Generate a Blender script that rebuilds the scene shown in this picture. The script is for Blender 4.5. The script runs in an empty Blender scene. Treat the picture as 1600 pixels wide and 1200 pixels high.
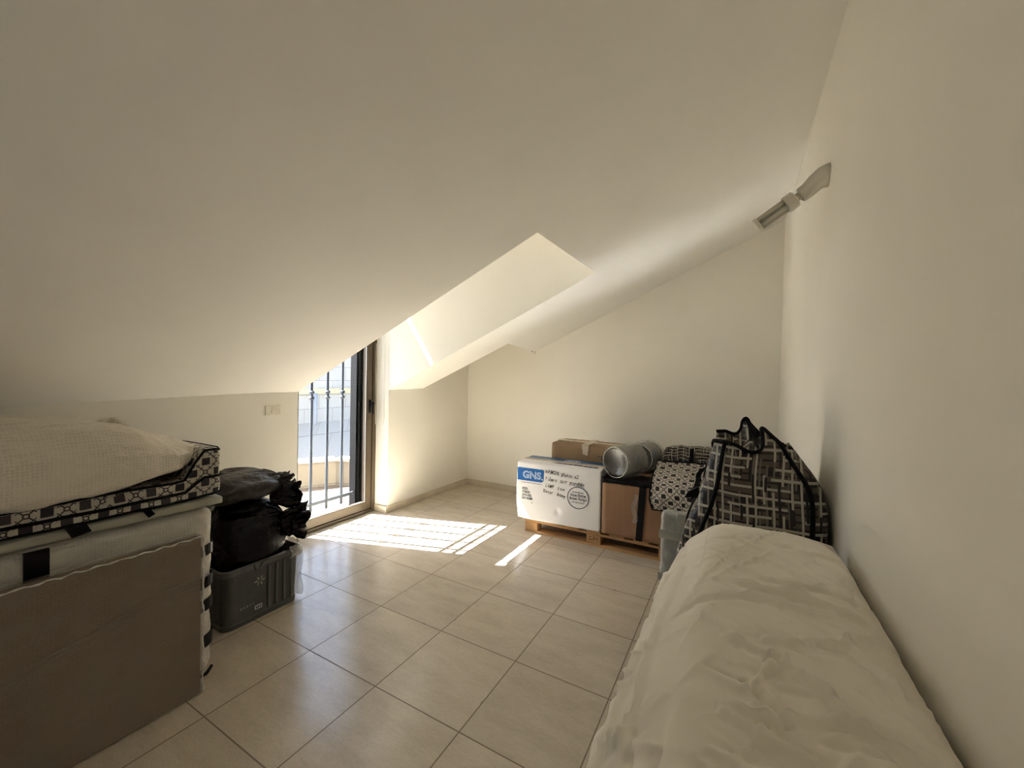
import bpy, bmesh, math, random
from mathutils import Vector, Matrix, noise

random.seed(7)
SC = bpy.context.scene
COL = SC.collection
PI = math.pi

# ------------------------------------------------------------ camera
cam_data = bpy.data.cameras.new('camera')
cam_data.sensor_width = 36.0
cam_data.lens = 36.0 * 633.77 / 1600.0
cam_data.clip_start = 0.02
cam = bpy.data.objects.new('camera', cam_data)
COL.objects.link(cam)
_r = Vector((0.87318422, 0.48694634, 0.02079847))
_u = Vector((-0.02623326, 0.00434411, 0.99964641))
_f = Vector((-0.48668381, 0.87342108, -0.0165674))
m = Matrix((_r, _u, -_f)).transposed().to_4x4()
m.translation = Vector((1.9938, -1.3844, 1.5069))
cam.matrix_world = m
SC.camera = cam

# ------------------------------------------------------------ colour management, world, sun
SC.view_settings.view_transform = 'Standard'
SC.view_settings.look = 'None'
SC.view_settings.gamma = 1.0
SC.view_settings.use_curve_mapping = False
SC.view_settings.exposure = 2.96
SC.cycles.max_bounces = 14
SC.cycles.diffuse_bounces = 10
SC.cycles.glossy_bounces = 6
SC.cycles.transparent_max_bounces = 24
SC.cycles.transmission_bounces = 8
SC.cycles.sample_clamp_indirect = 12.0
SC.cycles.caustics_reflective = True
SC.cycles.blur_glossy = 0.0
SC.cycles.use_denoising = True
SC.cycles.filter_width = 0.9

SUN = Vector((1.0, 0.33, -1.47)).normalized()
w = bpy.data.worlds.new('World'); SC.world = w; w.use_nodes = True
wn = w.node_tree.nodes; wl = w.node_tree.links; wn.clear()
wo = wn.new('ShaderNodeOutputWorld'); wb = wn.new('ShaderNodeBackground')
sky = wn.new('ShaderNodeTexSky'); sky.sky_type = 'NISHITA'; sky.sun_disc = False
sky.sun_elevation = math.asin(-SUN.z)
sky.sun_rotation = math.atan2(-SUN.x, -SUN.y)
sky.air_density = 1.0; sky.dust_density = 2.0
wb.inputs['Strength'].default_value = 0.12
wl.new(sky.outputs[0], wb.inputs['Color']); wl.new(wb.outputs[0], wo.inputs['Surface'])

sd = bpy.data.lights.new('sun', 'SUN'); sd.energy = 12.8; sd.angle = math.radians(0.1); sd.color = (1.0, 0.985, 0.955)
so = bpy.data.objects.new('sun', sd); COL.objects.link(so)
so.rotation_euler = (-SUN).to_track_quat('Z', 'Y').to_euler()
so.location = (-6, -2, 8)
# added fill lamp in an invented doorway behind the camera, lifts the shadows
hd = bpy.data.lights.new('rear_fill_light', 'AREA'); hd.shape = 'RECTANGLE'; hd.size = 0.85; hd.size_y = 1.9; hd.energy = 0.6; hd.color = (0.97, 0.985, 1.0)
ho = bpy.data.objects.new('rear_fill_light', hd); COL.objects.link(ho); ho.location = (.75, -3.62, 1.0); ho.rotation_euler = (math.radians(90), 0, math.radians(180))
ho.rotation_euler = Vector((0, -1, 0)).to_track_quat('Z', 'Y').to_euler()

# ------------------------------------------------------------ material helpers
def mat(name):
    M = bpy.data.materials.new(name); M.use_nodes = True
    return M, M.node_tree.nodes, M.node_tree.links, M.node_tree.nodes['Principled BSDF']

def setp(b, color=None, rough=None, metal=None, spec=None, **k):
    if color is not None: b.inputs['Base Color'].default_value = (*color, 1)
    if rough is not None: b.inputs['Roughness'].default_value = rough
    if metal is not None: b.inputs['Metallic'].default_value = metal
    if spec is not None: b.inputs['Specular IOR Level'].default_value = spec

def bump(N, L, b, height_socket, strength=0.3, dist=0.002):
    bp = N.new('ShaderNodeBump'); bp.inputs['Strength'].default_value = strength; bp.inputs['Distance'].default_value = dist
    L.new(height_socket, bp.inputs['Height']); L.new(bp.outputs[0], b.inputs['Normal']); return bp

def tex_noise(N, L, scale, detail=4, rough=0.55, coord='Object', vec=None):
    n = N.new('ShaderNodeTexNoise'); n.inputs['Scale'].default_value = scale
    n.inputs['Detail'].default_value = detail; n.inputs['Roughness'].default_value = rough
    if vec is None:
        tc = N.new('ShaderNodeTexCoord'); vec = tc.outputs[coord]
    L.new(vec, n.inputs['Vector']); return n

def ramp(N, L, src, stops):
    r = N.new('ShaderNodeValToRGB'); e = r.color_ramp.elements
    while len(e) < len(stops): e.new(0.5)
    for i, (p, c) in enumerate(stops): e[i].position = p; e[i].color = (*c, 1)
    L.new(src, r.inputs[0]); return r

def mth(N, L, op, a, b=None, c=None):
    n = N.new('ShaderNodeMath'); n.operation = op
    for i, v in enumerate((a, b, c)):
        if v is None: continue
        if isinstance(v, (int, float)): n.inputs[i].default_value = v
        else: L.new(v, n.inputs[i])
    return n.outputs[0]

def simple(name, color, rough=0.5, metal=0.0, vary=0.06, nscale=12, bstr=0.0, bdist=0.001, bscale=60, spec=None):
    M, N, L, b = mat(name); setp(b, color, rough, metal, spec)
    n = tex_noise(N, L, nscale)
    lo = tuple(c * (1 - vary) for c in color); hi = tuple(min(1, c * (1 + vary)) for c in color)
    r = ramp(N, L, n.outputs['Fac'], [(0.3, lo), (0.7, hi)])
    L.new(r.outputs[0], b.inputs['Base Color'])
    if bstr > 0:
        n2 = tex_noise(N, L, bscale); bump(N, L, b, n2.outputs['Fac'], bstr, bdist)
    return M

def paint(name, color):
    M, N, L, b = mat(name); setp(b, color, 0.6, 0, 0.35)
    n = tex_noise(N, L, 2.2, 3)
    r = ramp(N, L, n.outputs['Fac'], [(0.3, tuple(c * .965 for c in color)), (0.7, color)])
    L.new(r.outputs[0], b.inputs['Base Color'])
    n2 = tex_noise(N, L, 140, 3); n3 = tex_noise(N, L, 3.5, 2)
    h = mth(N, L, 'ADD', mth(N, L, 'MULTIPLY', n2.outputs['Fac'], 0.15), n3.outputs['Fac'])
    bump(N, L, b, h, 0.25, 0.004)
    return M

def translucent_film(name, color, opacity, rough=0.18, bubble=True, bscale=95, gray_noise=True, bdist=0.003, ringamt=0.12):
    """plastic film: part see-through, part milky and glossy"""
    M, N, L, b = mat(name); setp(b, color, rough, 0, 0.6)
    tr = N.new('ShaderNodeBsdfTransparent'); mx = N.new('ShaderNodeMixShader')
    out = [n for n in N if n.type == 'OUTPUT_MATERIAL'][0]
    tc = N.new('ShaderNodeTexCoord')
    n = tex_noise(N, L, 5, 5, 0.6, vec=tc.outputs['Object'])
    fac = mth(N, L, 'MULTIPLY_ADD', n.outputs['Fac'], 0.5 if gray_noise else 0.0, opacity - (0.25 if gray_noise else 0))
    if bubble:
        v = N.new('ShaderNodeTexVoronoi'); v.inputs['Scale'].default_value = bscale; v.inputs['Randomness'].default_value = 0.25
        L.new(tc.outputs['Object'], v.inputs['Vector'])
        hh = mth(N, L, 'SUBTRACT', 0.6, v.outputs['Distance'])
        n2 = tex_noise(N, L, 18, 4, vec=tc.outputs['Object'])
        hs = mth(N, L, 'MULTIPLY_ADD', n2.outputs['Fac'], 1.6, hh)
        bump(N, L, b, hs, 0.8, bdist)
        ring = mth(N, L, 'MULTIPLY', mth(N, L, 'GREATER_THAN', v.outputs['Distance'], 0.42), ringamt)
        fac = mth(N, L, 'ADD', fac, ring)
    else:
        n2 = tex_noise(N, L, 30, 5, vec=tc.outputs['Object']); bump(N, L, b, n2.outputs['Fac'], 0.6, 0.006)
    fac = mth(N, L, 'MAXIMUM', mth(N, L, 'MINIMUM', fac, 1.0), 0.0)
    L.new(fac, mx.inputs[0]); L.new(tr.outputs[0], mx.inputs[1]); L.new(b.outputs[0], mx.inputs[2])
    L.new(mx.outputs[0], out.inputs['Surface'])
    return M

# ------------------------------------------------------------ materials
WALLC = (0.83, 0.808, 0.745)
M_wall = paint('wall_paint', WALLC)
M_ceil = paint('ceiling_paint', (0.83, 0.82, 0.785))

def floor_mat():
    M, N, L, b = mat('floor_tile'); setp(b, (0.6, 0.5, 0.38), 0.28, 0, 0.6)
    tc = N.new('ShaderNodeTexCoord'); sp = N.new('ShaderNodeSeparateXYZ'); L.new(tc.outputs['Object'], sp.inputs[0])
    def edge(s):
        f = mth(N, L, 'FRACT', mth(N, L, 'MULTIPLY', s, 2.0))
        return mth(N, L, 'MINIMUM', f, mth(N, L, 'SUBTRACT', 1.0, f))
    ex = edge(sp.outputs[0]); ey = edge(sp.outputs[1])
    e = mth(N, L, 'MINIMUM', ex, ey)
    grout = mth(N, L, 'LESS_THAN', e, 0.0058)
    # per tile tint
    cx = mth(N, L, 'FLOOR', mth(N, L, 'MULTIPLY', sp.outputs[0], 2.0)); cy = mth(N, L, 'FLOOR', mth(N, L, 'MULTIPLY', sp.outputs[1], 2.0))
    cb = N.new('ShaderNodeCombineXYZ'); L.new(cx, cb.inputs[0]); L.new(cy, cb.inputs[1])
    wnz = N.new('ShaderNodeTexWhiteNoise'); wnz.noise_dimensions = '2D'; L.new(cb.outputs[0], wnz.inputs['Vector'])
    off = N.new('ShaderNodeVectorMath'); off.operation = 'MULTIPLY_ADD'
    L.new(wnz.outputs['Color'], off.inputs[0]); off.inputs[1].default_value = (9, 9, 9); L.new(tc.outputs['Object'], off.inputs[2])
    mp = N.new('ShaderNodeMapping'); mp.inputs['Scale'].default_value = (1.0, 3.2, 1.0); mp.inputs['Rotation'].default_value = (0, 0, 0.3)
    L.new(off.outputs[0], mp.inputs[0])
    n = tex_noise(N, L, 3.0, 8, 0.65, vec=mp.outputs[0])
    r = ramp(N, L, n.outputs['Fac'], [(0.28, (0.48, 0.415, 0.33)), (0.5, (0.545, 0.48, 0.39)), (0.72, (0.60, 0.54, 0.445))])
    fine = tex_noise(N, L, 45, 5, 0.7, vec=mp.outputs[0])
    r2 = ramp(N, L, fine.outputs['Fac'], [(0.42, (0.9, 0.88, 0.85)), (0.6, (1, 1, 1))])
    mul = N.new('ShaderNodeMixRGB'); mul.blend_type = 'MULTIPLY'; mul.inputs[0].default_value = 0.7
    L.new(r.outputs[0], mul.inputs[1]); L.new(r2.outputs[0], mul.inputs[2])
    tint = mth(N, L, 'MULTIPLY_ADD', wnz.outputs['Value'], 0.08, 0.94)
    ml = N.new('ShaderNodeVectorMath'); ml.operation = 'SCALE'; L.new(mul.outputs[0], ml.inputs[0]); L.new(tint, ml.inputs['Scale'])
    # small chips and grime along some joints
    g = tex_noise(N, L, 9, 3); gr = mth(N, L, 'GREATER_THAN', g.outputs['Fac'], 0.66)
    near = mth(N, L, 'LESS_THAN', e, 0.016); chip = mth(N, L, 'MULTIPLY', mth(N, L, 'MULTIPLY', gr, near), 0.45)
    mx = N.new('ShaderNodeMixRGB'); L.new(mth(N, L, 'MAXIMUM', grout, chip), mx.inputs[0])
    L.new(ml.outputs[0], mx.inputs[1]); mx.inputs[2].default_value = (0.17, 0.125, 0.085, 1)
    L.new(mx.outputs[0], b.inputs['Base Color'])
    ro = mth(N, L, 'MULTIPLY_ADD', fine.outputs['Fac'], 0.12, 0.14)
    ro = mth(N, L, 'MULTIPLY_ADD', grout, 0.4, ro); L.new(ro, b.inputs['Roughness'])
    hh = mth(N, L, 'MULTIPLY_ADD', n.outputs['Fac'], 0.25, mth(N, L, 'SUBTRACT', 1.0, grout))
    bump(N, L, b, hh, 0.25, 0.0015)
    return M
M_floor = floor_mat()
M_base = simple('skirting_tile', (0.60, 0.53, 0.42), 0.3, 0, 0.08, 7)
M_bronze = simple('bronze_aluminium', (0.085, 0.062, 0.037), 0.42, 0.2, 0.05, 4)
M_silver = simple('silver_gasket', (0.22, 0.215, 0.21), 0.4, 0.3)
M_blackmetal = simple('black_painted_metal', (0.004, 0.0045, 0.006), 0.6, 0.0, spec=0.15)
M_irongrey = simple('blue_grey_iron', (0.11, 0.13, 0.17), 0.4, 0.4)
M_white_plastic = simple('white_plastic', (0.72, 0.69, 0.6), 0.35)
M_black = simple('black_fabric', (0.004, 0.004, 0.005), 0.6, spec=0.15)
M_card = None
def cardboard(name, c, vary=0.09):
    M, N, L, b = mat(name); setp(b, c, 0.75, 0, 0.2)
    tc = N.new('ShaderNodeTexCoord'); mp = N.new('ShaderNodeMapping'); mp.inputs['Scale'].default_value = (30, 30, 2)
    L.new(tc.outputs['Object'], mp.inputs[0])
    n = tex_noise(N, L, 1.5, 4, vec=mp.outputs[0]); n2 = tex_noise(N, L, 4, 5)
    s = mth(N, L, 'MULTIPLY_ADD', n.outputs['Fac'], 0.35, mth(N, L, 'MULTIPLY', n2.outputs['Fac'], 0.65))
    r = ramp(N, L, s, [(0.35, tuple(v * (1 - vary) for v in c)), (0.65, tuple(v * (1 + vary) for v in c))])
    L.new(r.outputs[0], b.inputs['Base Color']); bump(N, L, b, n.outputs['Fac'], 0.2, 0.001)
    return M
M_card = cardboard('cardboard_brown', (0.27, 0.155, 0.088))
M_card_tan = cardboard('cardboard_tan', (0.27, 0.18, 0.10))
M_card_panel = cardboard('cardboard_panel', (0.13, 0.088, 0.055))
M_whitebox = simple('white_printed_card', (0.82, 0.81, 0.82), 0.5, 0, 0.02, 3, 0.1, 0.003, 6)
M_blueprint = simple('blue_print', (0.0, 0.105, 0.38), 0.4, 0, 0.03)
M_bluedark = simple('dark_blue_print', (0.01, 0.085, 0.22), 0.4, 0, 0.03)
M_whiteprint = simple('pale_print', (0.62, 0.72, 0.86), 0.4)
M_ink = simple('black_marker_ink', (0.025, 0.022, 0.028), 0.5)
M_inkgrey = simple('grey_print_ink', (0.06, 0.085, 0.11), 0.5)
M_inksoft = simple('faded_print_ink', (0.22, 0.22, 0.22), 0.5)
M_tape = simple('cream_tape', (0.60, 0.52, 0.40), 0.25, 0, 0.06, 30, 0.3, 0.002, 40)
M_blacktape = simple('black_strap_tape', (0.005, 0.0045, 0.005), 0.35, 0, 0.1, 30, 0.3, 0.002, 30, 0.2)
M_bluecap = simple('blue_cap_plastic', (0.01, 0.19, 0.46), 0.3)

def wood():
    M, N, L, b = mat('pallet_wood'); setp(b, (0.4, 0.24, 0.11), 0.7, 0, 0.2)
    tc = N.new('ShaderNodeTexCoord'); mp = N.new('ShaderNodeMapping'); mp.inputs['Scale'].default_value = (2.5, 28, 28)
    L.new(tc.outputs['Object'], mp.inputs[0])
    n = tex_noise(N, L, 1.6, 6, 0.7, vec=mp.outputs[0])
    r = ramp(N, L, n.outputs['Fac'], [(0.3, (0.30, 0.155, 0.065)), (0.55, (0.46, 0.27, 0.125)), (0.75, (0.56, 0.36, 0.18))])
    L.new(r.outputs[0], b.inputs['Base Color']); bump(N, L, b, n.outputs['Fac'], 0.3, 0.002)
    return M
M_wood = wood()

def sheet_mat():
    M, N, L, b = mat('cream_cotton_sheet'); setp(b, (0.66, 0.59, 0.455), 0.75, 0, 0.2)
    b.inputs['Sheen Weight'].default_value = 0.15
    n = tex_noise(N, L, 3, 3)
    r = ramp(N, L, n.outputs['Fac'], [(0.35, (0.80, 0.755, 0.66)), (0.65, (0.84, 0.80, 0.71))])
    L.new(r.outputs[0], b.inputs['Base Color'])
    n2 = tex_noise(N, L, 16, 4, 0.6); n3 = tex_noise(N, L, 300, 2)
    h = mth(N, L, 'MULTIPLY_ADD', n3.outputs['Fac'], 0.05, n2.outputs['Fac'])
    bump(N, L, b, h, 0.35, 0.006)
    return M
M_sheet = sheet_mat()

def oct_mat(name, cell=0.05, light=(0.50, 0.47, 0.42)):
    """woven storage-bag print: black squares in a checker with ringed crosses between"""
    M, N, L, b = mat(name); setp(b, light, 0.33, 0, 0.5)
    uv = N.new('ShaderNodeUVMap'); sp = N.new('ShaderNodeSeparateXYZ'); L.new(uv.outputs[0], sp.inputs[0])
    A = mth(N, L, 'DIVIDE', sp.outputs[0], cell); B = mth(N, L, 'DIVIDE', sp.outputs[1], cell)
    par = mth(N, L, 'PINGPONG', mth(N, L, 'ADD', mth(N, L, 'FLOOR', A), mth(N, L, 'FLOOR', B)), 1.0)
    fx = mth(N, L, 'ABSOLUTE', mth(N, L, 'SUBTRACT', mth(N, L, 'FRACT', A), 0.5)); fy = mth(N, L, 'ABSOLUTE', mth(N, L, 'SUBTRACT', mth(N, L, 'FRACT', B), 0.5))
    mxx = mth(N, L, 'MAXIMUM', fx, fy)
    sq = mth(N, L, 'LESS_THAN', mxx, 0.33)
    rr = mth(N, L, 'SQRT', mth(N, L, 'ADD', mth(N, L, 'MULTIPLY', fx, fx), mth(N, L, 'MULTIPLY', fy, fy)))
    ring = mth(N, L, 'LESS_THAN', mth(N, L, 'ABSOLUTE', mth(N, L, 'SUBTRACT', rr, 0.15)), 0.045)
    dg = mth(N, L, 'LESS_THAN', mth(N, L, 'ABSOLUTE', mth(N, L, 'SUBTRACT', fx, fy)), 0.06)
    dg = mth(N, L, 'MULTIPLY', dg, mth(N, L, 'GREATER_THAN', rr, 0.15))
    # outline cutting the corners: an octagon around each ringed cell
    oc = mth(N, L, 'LESS_THAN', mth(N, L, 'ABSOLUTE', mth(N, L, 'SUBTRACT', mth(N, L, 'ADD', fx, fy), 0.72)), 0.045)
    motif = mth(N, L, 'MAXIMUM', mth(N, L, 'MAXIMUM', ring, dg), oc)
    oc0 = mth(N, L, 'GREATER_THAN', mth(N, L, 'ADD', fx, fy), 0.94)
    solid = mth(N, L, 'MAXIMUM', sq, oc0)
    black = mth(N, L, 'ADD', mth(N, L, 'MULTIPLY', solid, mth(N, L, 'SUBTRACT', 1.0, par)), mth(N, L, 'MULTIPLY', motif, par))
    mx = N.new('ShaderNodeMixRGB'); L.new(mth(N, L, 'MINIMUM', black, 1.0), mx.inputs[0])
    mx.inputs[1].default_value = (*light, 1); mx.inputs[2].default_value = (0.012, 0.010, 0.012, 1)
    L.new(mx.outputs[0], b.inputs['Base Color'])
    n = tex_noise(N, L, 14, 4); bump(N, L, b, n.outputs['Fac'], 0.5, 0.01)
    return M
M_oct = oct_mat('octagon_print_fabric', 0.05)
M_oct2 = oct_mat('octagon_print_fabric_large', 0.052, (0.42, 0.39, 0.33))

def maze_mat(name, s=1.0, light=(0.37, 0.345, 0.285)):
    M, N, L, b = mat(name); setp(b, light, 0.33, 0, 0.35)
    uv = N.new('ShaderNodeUVMap'); sp = N.new('ShaderNodeSeparateXYZ'); L.new(uv.outputs[0], sp.inputs[0])
    U = mth(N, L, 'DIVIDE', sp.outputs[0], s); V = mth(N, L, 'DIVIDE', sp.outputs[1], s)
    def layer(a, bb, ca, cb, w, thr, seed):
        # bars thin along a, long along bb
        A = mth(N, L, 'ADD', mth(N, L, 'DIVIDE', a, ca), seed); fa = mth(N, L, 'FLOOR', A)
        wn1 = N.new('ShaderNodeTexWhiteNoise'); wn1.noise_dimensions = '1D'; L.new(fa, wn1.inputs['W'])
        B = mth(N, L, 'ADD', mth(N, L, 'DIVIDE', bb, cb), mth(N, L, 'MULTIPLY', wn1.outputs['Value'], 5.0))
        fb = mth(N, L, 'FLOOR', B)
        c = N.new('ShaderNodeCombineXYZ'); L.new(fa, c.inputs[0]); L.new(fb, c.inputs[1]); c.inputs[2].default_value = seed
        wn2 = N.new('ShaderNodeTexWhiteNoise'); L.new(c.outputs[0], wn2.inputs['Vector'])
        on = mth(N, L, 'GREATER_THAN', wn2.outputs['Value'], thr)
        return mth(N, L, 'MULTIPLY', on, mth(N, L, 'LESS_THAN', mth(N, L, 'FRACT', A), w))
    cur = None
    def over(cur, mask, col):
        mx = N.new('ShaderNodeMixRGB'); L.new(mask, mx.inputs[0])
        if isinstance(cur, tuple): mx.inputs[1].default_value = (*cur, 1)
        else: L.new(cur, mx.inputs[1])
        mx.inputs[2].default_value = (*col, 1); return mx.outputs[0]
    dark = (0.009, 0.007, 0.007)
    cur = over(dark, layer(V, U, 0.034, 0.05, 0.72, 0.25, 0.37), (0.075, 0.062, 0.048))
    cur = over(cur, layer(U, V, 0.03, 0.06, 0.3, 0.6, 11.2), (0.12, 0.108, 0.09))
    cur = over(cur, layer(U, V, 0.042, 0.11, 0.28, 0.45, 3.6), dark)
    cur = over(cur, layer(V, U, 0.046, 0.13, 0.27, 0.30, 7.1), light)
    cur = over(cur, layer(U, V, 0.038, 0.14, 0.27, 0.34, 5.9), light)
    cur = over(cur, layer(U, V, 0.055, 0.07, 0.2, 0.72, 15.9), dark)
    L.new(cur, b.inputs['Base Color'])
    n = tex_noise(N, L, 10, 4); bump(N, L, b, n.outputs['Fac'], 0.7, 0.012)
    return M
M_maze = maze_mat('maze_print_fabric', .85)
M_maze_small = maze_mat('maze_print_fabric_small', 0.62)

def trash_mat(name, c, rough):
    M, N, L, b = mat(name); setp(b, c, rough, 0, 0.25)
    n = tex_noise(N, L, 11, 5, 0.65); v = tex_noise(N, L, 40, 4)
    h = mth(N, L, 'MULTIPLY_ADD', v.outputs['Fac'], 0.25, n.outputs['Fac'])
    bump(N, L, b, h, 0.8, 0.02)
    return M
M_trash = trash_mat('black_bin_liner', (0.003, 0.003, 0.0035), 0.22)
M_trash2 = trash_mat('thin_dark_grey_liner', (0.045, 0.042, 0.038), 0.3)
M_wrap = translucent_film('bubble_wrap_clear', (0.50, 0.45, 0.37), 0.17, 0.25, True, 90, False, .003, .13)
M_wrap_thick = translucent_film('bubble_wrap_layers', (0.70, 0.64, 0.55), 0.92, 0.3, True, 85)
M_wrap_white = translucent_film('bubble_wrap_white', (0.60, 0.575, 0.51), 0.9, 0.3, True, 85)
M_wrap_grey = translucent_film('bubble_wrap_over_grey', (0.52, 0.54, 0.52), 0.55, 0.3, True, 90)
M_film = translucent_film('cling_film', (0.60, 0.60, 0.57), 0.30, 0.1, False)
M_fold = translucent_film('wrap_fold_film', (0.34, 0.31, 0.26), 0.38, 0.2, False)
M_liner = translucent_film('clear_liner_film', (0.8, 0.8, 0.78), 0.5, 0.12, False)
M_jug = translucent_film('jug_plastic', (0.09, 0.088, 0.08), 0.8, 0.12, False)
M_tub = translucent_film('smoky_tub_plastic', (0.075, 0.078, 0.08), 0.9, 0.3, False)
M_tubrim = translucent_film('tub_rim_plastic', (0.13, 0.132, 0.13), 0.9, 0.3, False)
M_glassfilm = None
def glass():
    M, N, L, b = mat('window_glass')
    out = [n for n in N if n.type == 'OUTPUT_MATERIAL'][0]
    tr = N.new('ShaderNodeBsdfTransparent'); tr.inputs[0].default_value = (0.97, 0.98, 0.97, 1)
    gl = N.new('ShaderNodeBsdfGlossy'); gl.inputs['Roughness'].default_value = 0.02
    fr = N.new('ShaderNodeLayerWeight'); fr.inputs['Blend'].default_value = 0.5
    fac = mth(N, L, 'MULTIPLY_ADD', mth(N, L, 'POWER', fr.outputs['Facing'], 5.0), 0.3, 0.006)
    mx = N.new('ShaderNodeMixShader'); L.new(fac, mx.inputs[0]); L.new(tr.outputs[0], mx.inputs[1]); L.new(gl.outputs[0], mx.inputs[2])
    L.new(mx.outputs[0], out.inputs['Surface']); N.remove(b)
    return M
M_glass = glass()

# ------------------------------------------------------------ mesh helpers
class MB:
    """collects vertices and faces for ONE mesh object"""
    def __init__(s): s.v = []; s.f = []; s.uv = []
    def add(s, vs, fs, uvs=None):
        o = len(s.v); s.v += [Vector(v) for v in vs]
        for i, f in enumerate(fs):
            s.f.append([k + o for k in f]); s.uv.append(uvs[i] if uvs else None)
        return s
    def box(s, a, b):
        x0, y0, z0 = a; x1, y1, z1 = b
        return s.add([(x0,y0,z0),(x1,y0,z0),(x1,y1,z0),(x0,y1,z0),(x0,y0,z1),(x1,y0,z1),(x1,y1,z1),(x0,y1,z1)],
              [(3,2,1,0),(4,5,6,7),(0,1,5,4),(1,2,6,5),(2,3,7,6),(3,0,4,7)])
    def prism(s, pts, d):
        n = len(pts); d = Vector(d); P = [Vector(p) for p in pts]
        return s.add(P + [p + d for p in P], [list(range(n))[::-1], [n + i for i in range(n)]] + [(i, (i+1) % n, n + (i+1) % n, n + i) for i in range(n)])
    def tube(s, pts, r, seg=10, closed=False):
        P = [Vector(p) for p in pts]; n = len(P); rs = r if isinstance(r, (list, tuple)) else [r] * n
        base = len(s.v); up = None
        for i in range(n):
            a = P[(i-1) % n] if (i > 0 or closed) else P[i]; c = P[(i+1) % n] if (i < n-1 or closed) else P[i]
            t = (c - a).normalized()
            if up is None:
                up = Vector((0,0,1)) if abs(t.z) < .9 else Vector((1,0,0))
            sd_ = t.cross(up).normalized(); up = sd_.cross(t).normalized()
            for k in range(seg):
                q = 2*PI*k/seg; s.v.append(P[i] + (sd_*math.cos(q) + up*math.sin(q)) * rs[i])
        for i in range(n if closed else n-1):
            for k in range(seg):
                a = base + i*seg + k; b_ = base + i*seg + (k+1) % seg; j = (i+1) % n
                s.f.append([a, b_, base + j*seg + (k+1) % seg, base + j*seg + k]); s.uv.append(None)
        if not closed:
            s.f.append([base + k for k in range(seg)][::-1]); s.uv.append(None)
            s.f.append([base + (n-1)*seg + k for k in range(seg)]); s.uv.append(None)
        return s
    def lathe(s, prof, seg=32, M=None):
        """prof: (r, h) along +z, placed by matrix M"""
        M = M or Matrix(); base = len(s.v)
        for r, h in prof:
            for k in range(seg):
                q = 2*PI*k/seg; s.v.append(M @ Vector((r*math.cos(q), r*math.sin(q), h)))
        for i in range(len(prof)-1):
            for k in range(seg):
                a = base + i*seg + k; b_ = base + i*seg + (k+1) % seg
                s.f.append([a, b_, b_ + seg, a + seg]); s.uv.append(None)
        s.f.append([base + k for k in range(seg)][::-1]); s.uv.append(None)
        s.f.append([base + (len(prof)-1)*seg + k for k in range(seg)]); s.uv.append(None)
        return s
    def cube_grid(s, n, fn, half=(1,1,1), skip=()):
        """surface of a subdivided cube, each point (in [-1,1]^3) sent through fn; uv in metres of 'half'"""
        nx, ny, nz = n if isinstance(n, tuple) else (n, n, n)
        idx = {}
        def vid(i, j, k):
            key = (i, j, k)
            if key not in idx:
                idx[key] = len(s.v); s.v.append(Vector(fn(Vector((2*i/nx-1, 2*j/ny-1, 2*k/nz-1)))))
            return idx[key]
        def face(keys, ax):
            s.f.append([vid(*q) for q in keys])
            if ax == 0: s.uv.append([((2*q[1]/ny-1)*half[1], (2*q[2]/nz-1)*half[2]) for q in keys])
            elif ax == 1: s.uv.append([((2*q[0]/nx-1)*half[0], (2*q[2]/nz-1)*half[2]) for q in keys])
            else: s.uv.append([((2*q[0]/nx-1)*half[0], (2*q[1]/ny-1)*half[1] + half[2] - half[1]*0) for q in keys])
        for i in range(nx):
            for j in range(ny):
                if '-z' not in skip: face([(i,j,0),(i,j+1,0),(i+1,j+1,0),(i+1,j,0)], 2)
                if '+z' not in skip: face([(i,j,nz),(i+1,j,nz),(i+1,j+1,nz),(i,j+1,nz)], 2)
        for i in range(nx):
            for k in range(nz):
                face([(i,0,k),(i+1,0,k),(i+1,0,k+1),(i,0,k+1)], 1); face([(i,ny,k),(i,ny,k+1),(i+1,ny,k+1),(i+1,ny,k)], 1)
        for j in range(ny):
            for k in range(nz):
                face([(0,j,k),(0,j,k+1),(0,j+1,k+1),(0,j+1,k)], 0); face([(nx,j,k),(nx,j+1,k),(nx,j+1,k+1),(nx,j,k+1)], 0)
        return s
    def grid(s, nu, nv, fn, thick=None, uvs=(1,1)):
        base = len(s.v)
        for j in range(nv+1):
            for i in range(nu+1): s.v.append(Vector(fn(i/nu, j/nv)))
        for j in range(nv):
            for i in range(nu):
                a = base + j*(nu+1) + i; s.f.append([a, a+1, a+nu+2, a+nu+1])
                s.uv.append([(u*uvs[0]/nu, v*uvs[1]/nv) for u, v in ((i,j),(i+1,j),(i+1,j+1),(i,j+1))])
        return s
    def reuv(s, warp=0.0):
        """uv straight from positions, by the dominant direction of each face"""
        for i, f in enumerate(s.f):
            a, b, c = s.v[f[0]], s.v[f[1]], s.v[f[2]]; n = (b-a).cross(c-a)
            ax = 0 if s.uv[i] is None else max(range(3), key=lambda k: abs(n[k]) * (.55 if k == 0 else 1))
            q = []
            for k in f:
                v = s.v[k]; p = v + Vector((noise.noise(v*5), noise.noise(v*5 + Vector((7,7,7))), noise.noise(v*5 + Vector((3,9,1))))) * warp
                q.append((p.y + .3, p.z) if ax == 0 else (p.x, p.z) if ax == 1 else (p.x, p.y + 1.0))
            s.uv[i] = q
        return s
    def build(s, name, material, parent=None, smooth=False, bevel=0, solid=0, disp=None, origin=None, autosmooth=None, subsurf=0):
        me = bpy.data.meshes.new(name)
        org = Vector(origin) if origin is not None else Vector((0,0,0))
        me.from_pydata([tuple(v - org) for v in s.v], [], s.f)
        if any(u is not None for u in s.uv):
            uvl = me.uv_layers.new(name='UVMap'); li = 0
            for f, u in zip(s.f, s.uv):
                for k in range(len(f)):
                    uvl.data[li].uv = u[k] if u is not None else (0, 0)
                    li += 1
        me.validate(); me.update()
        bm = bmesh.new(); bm.from_mesh(me)
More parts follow.
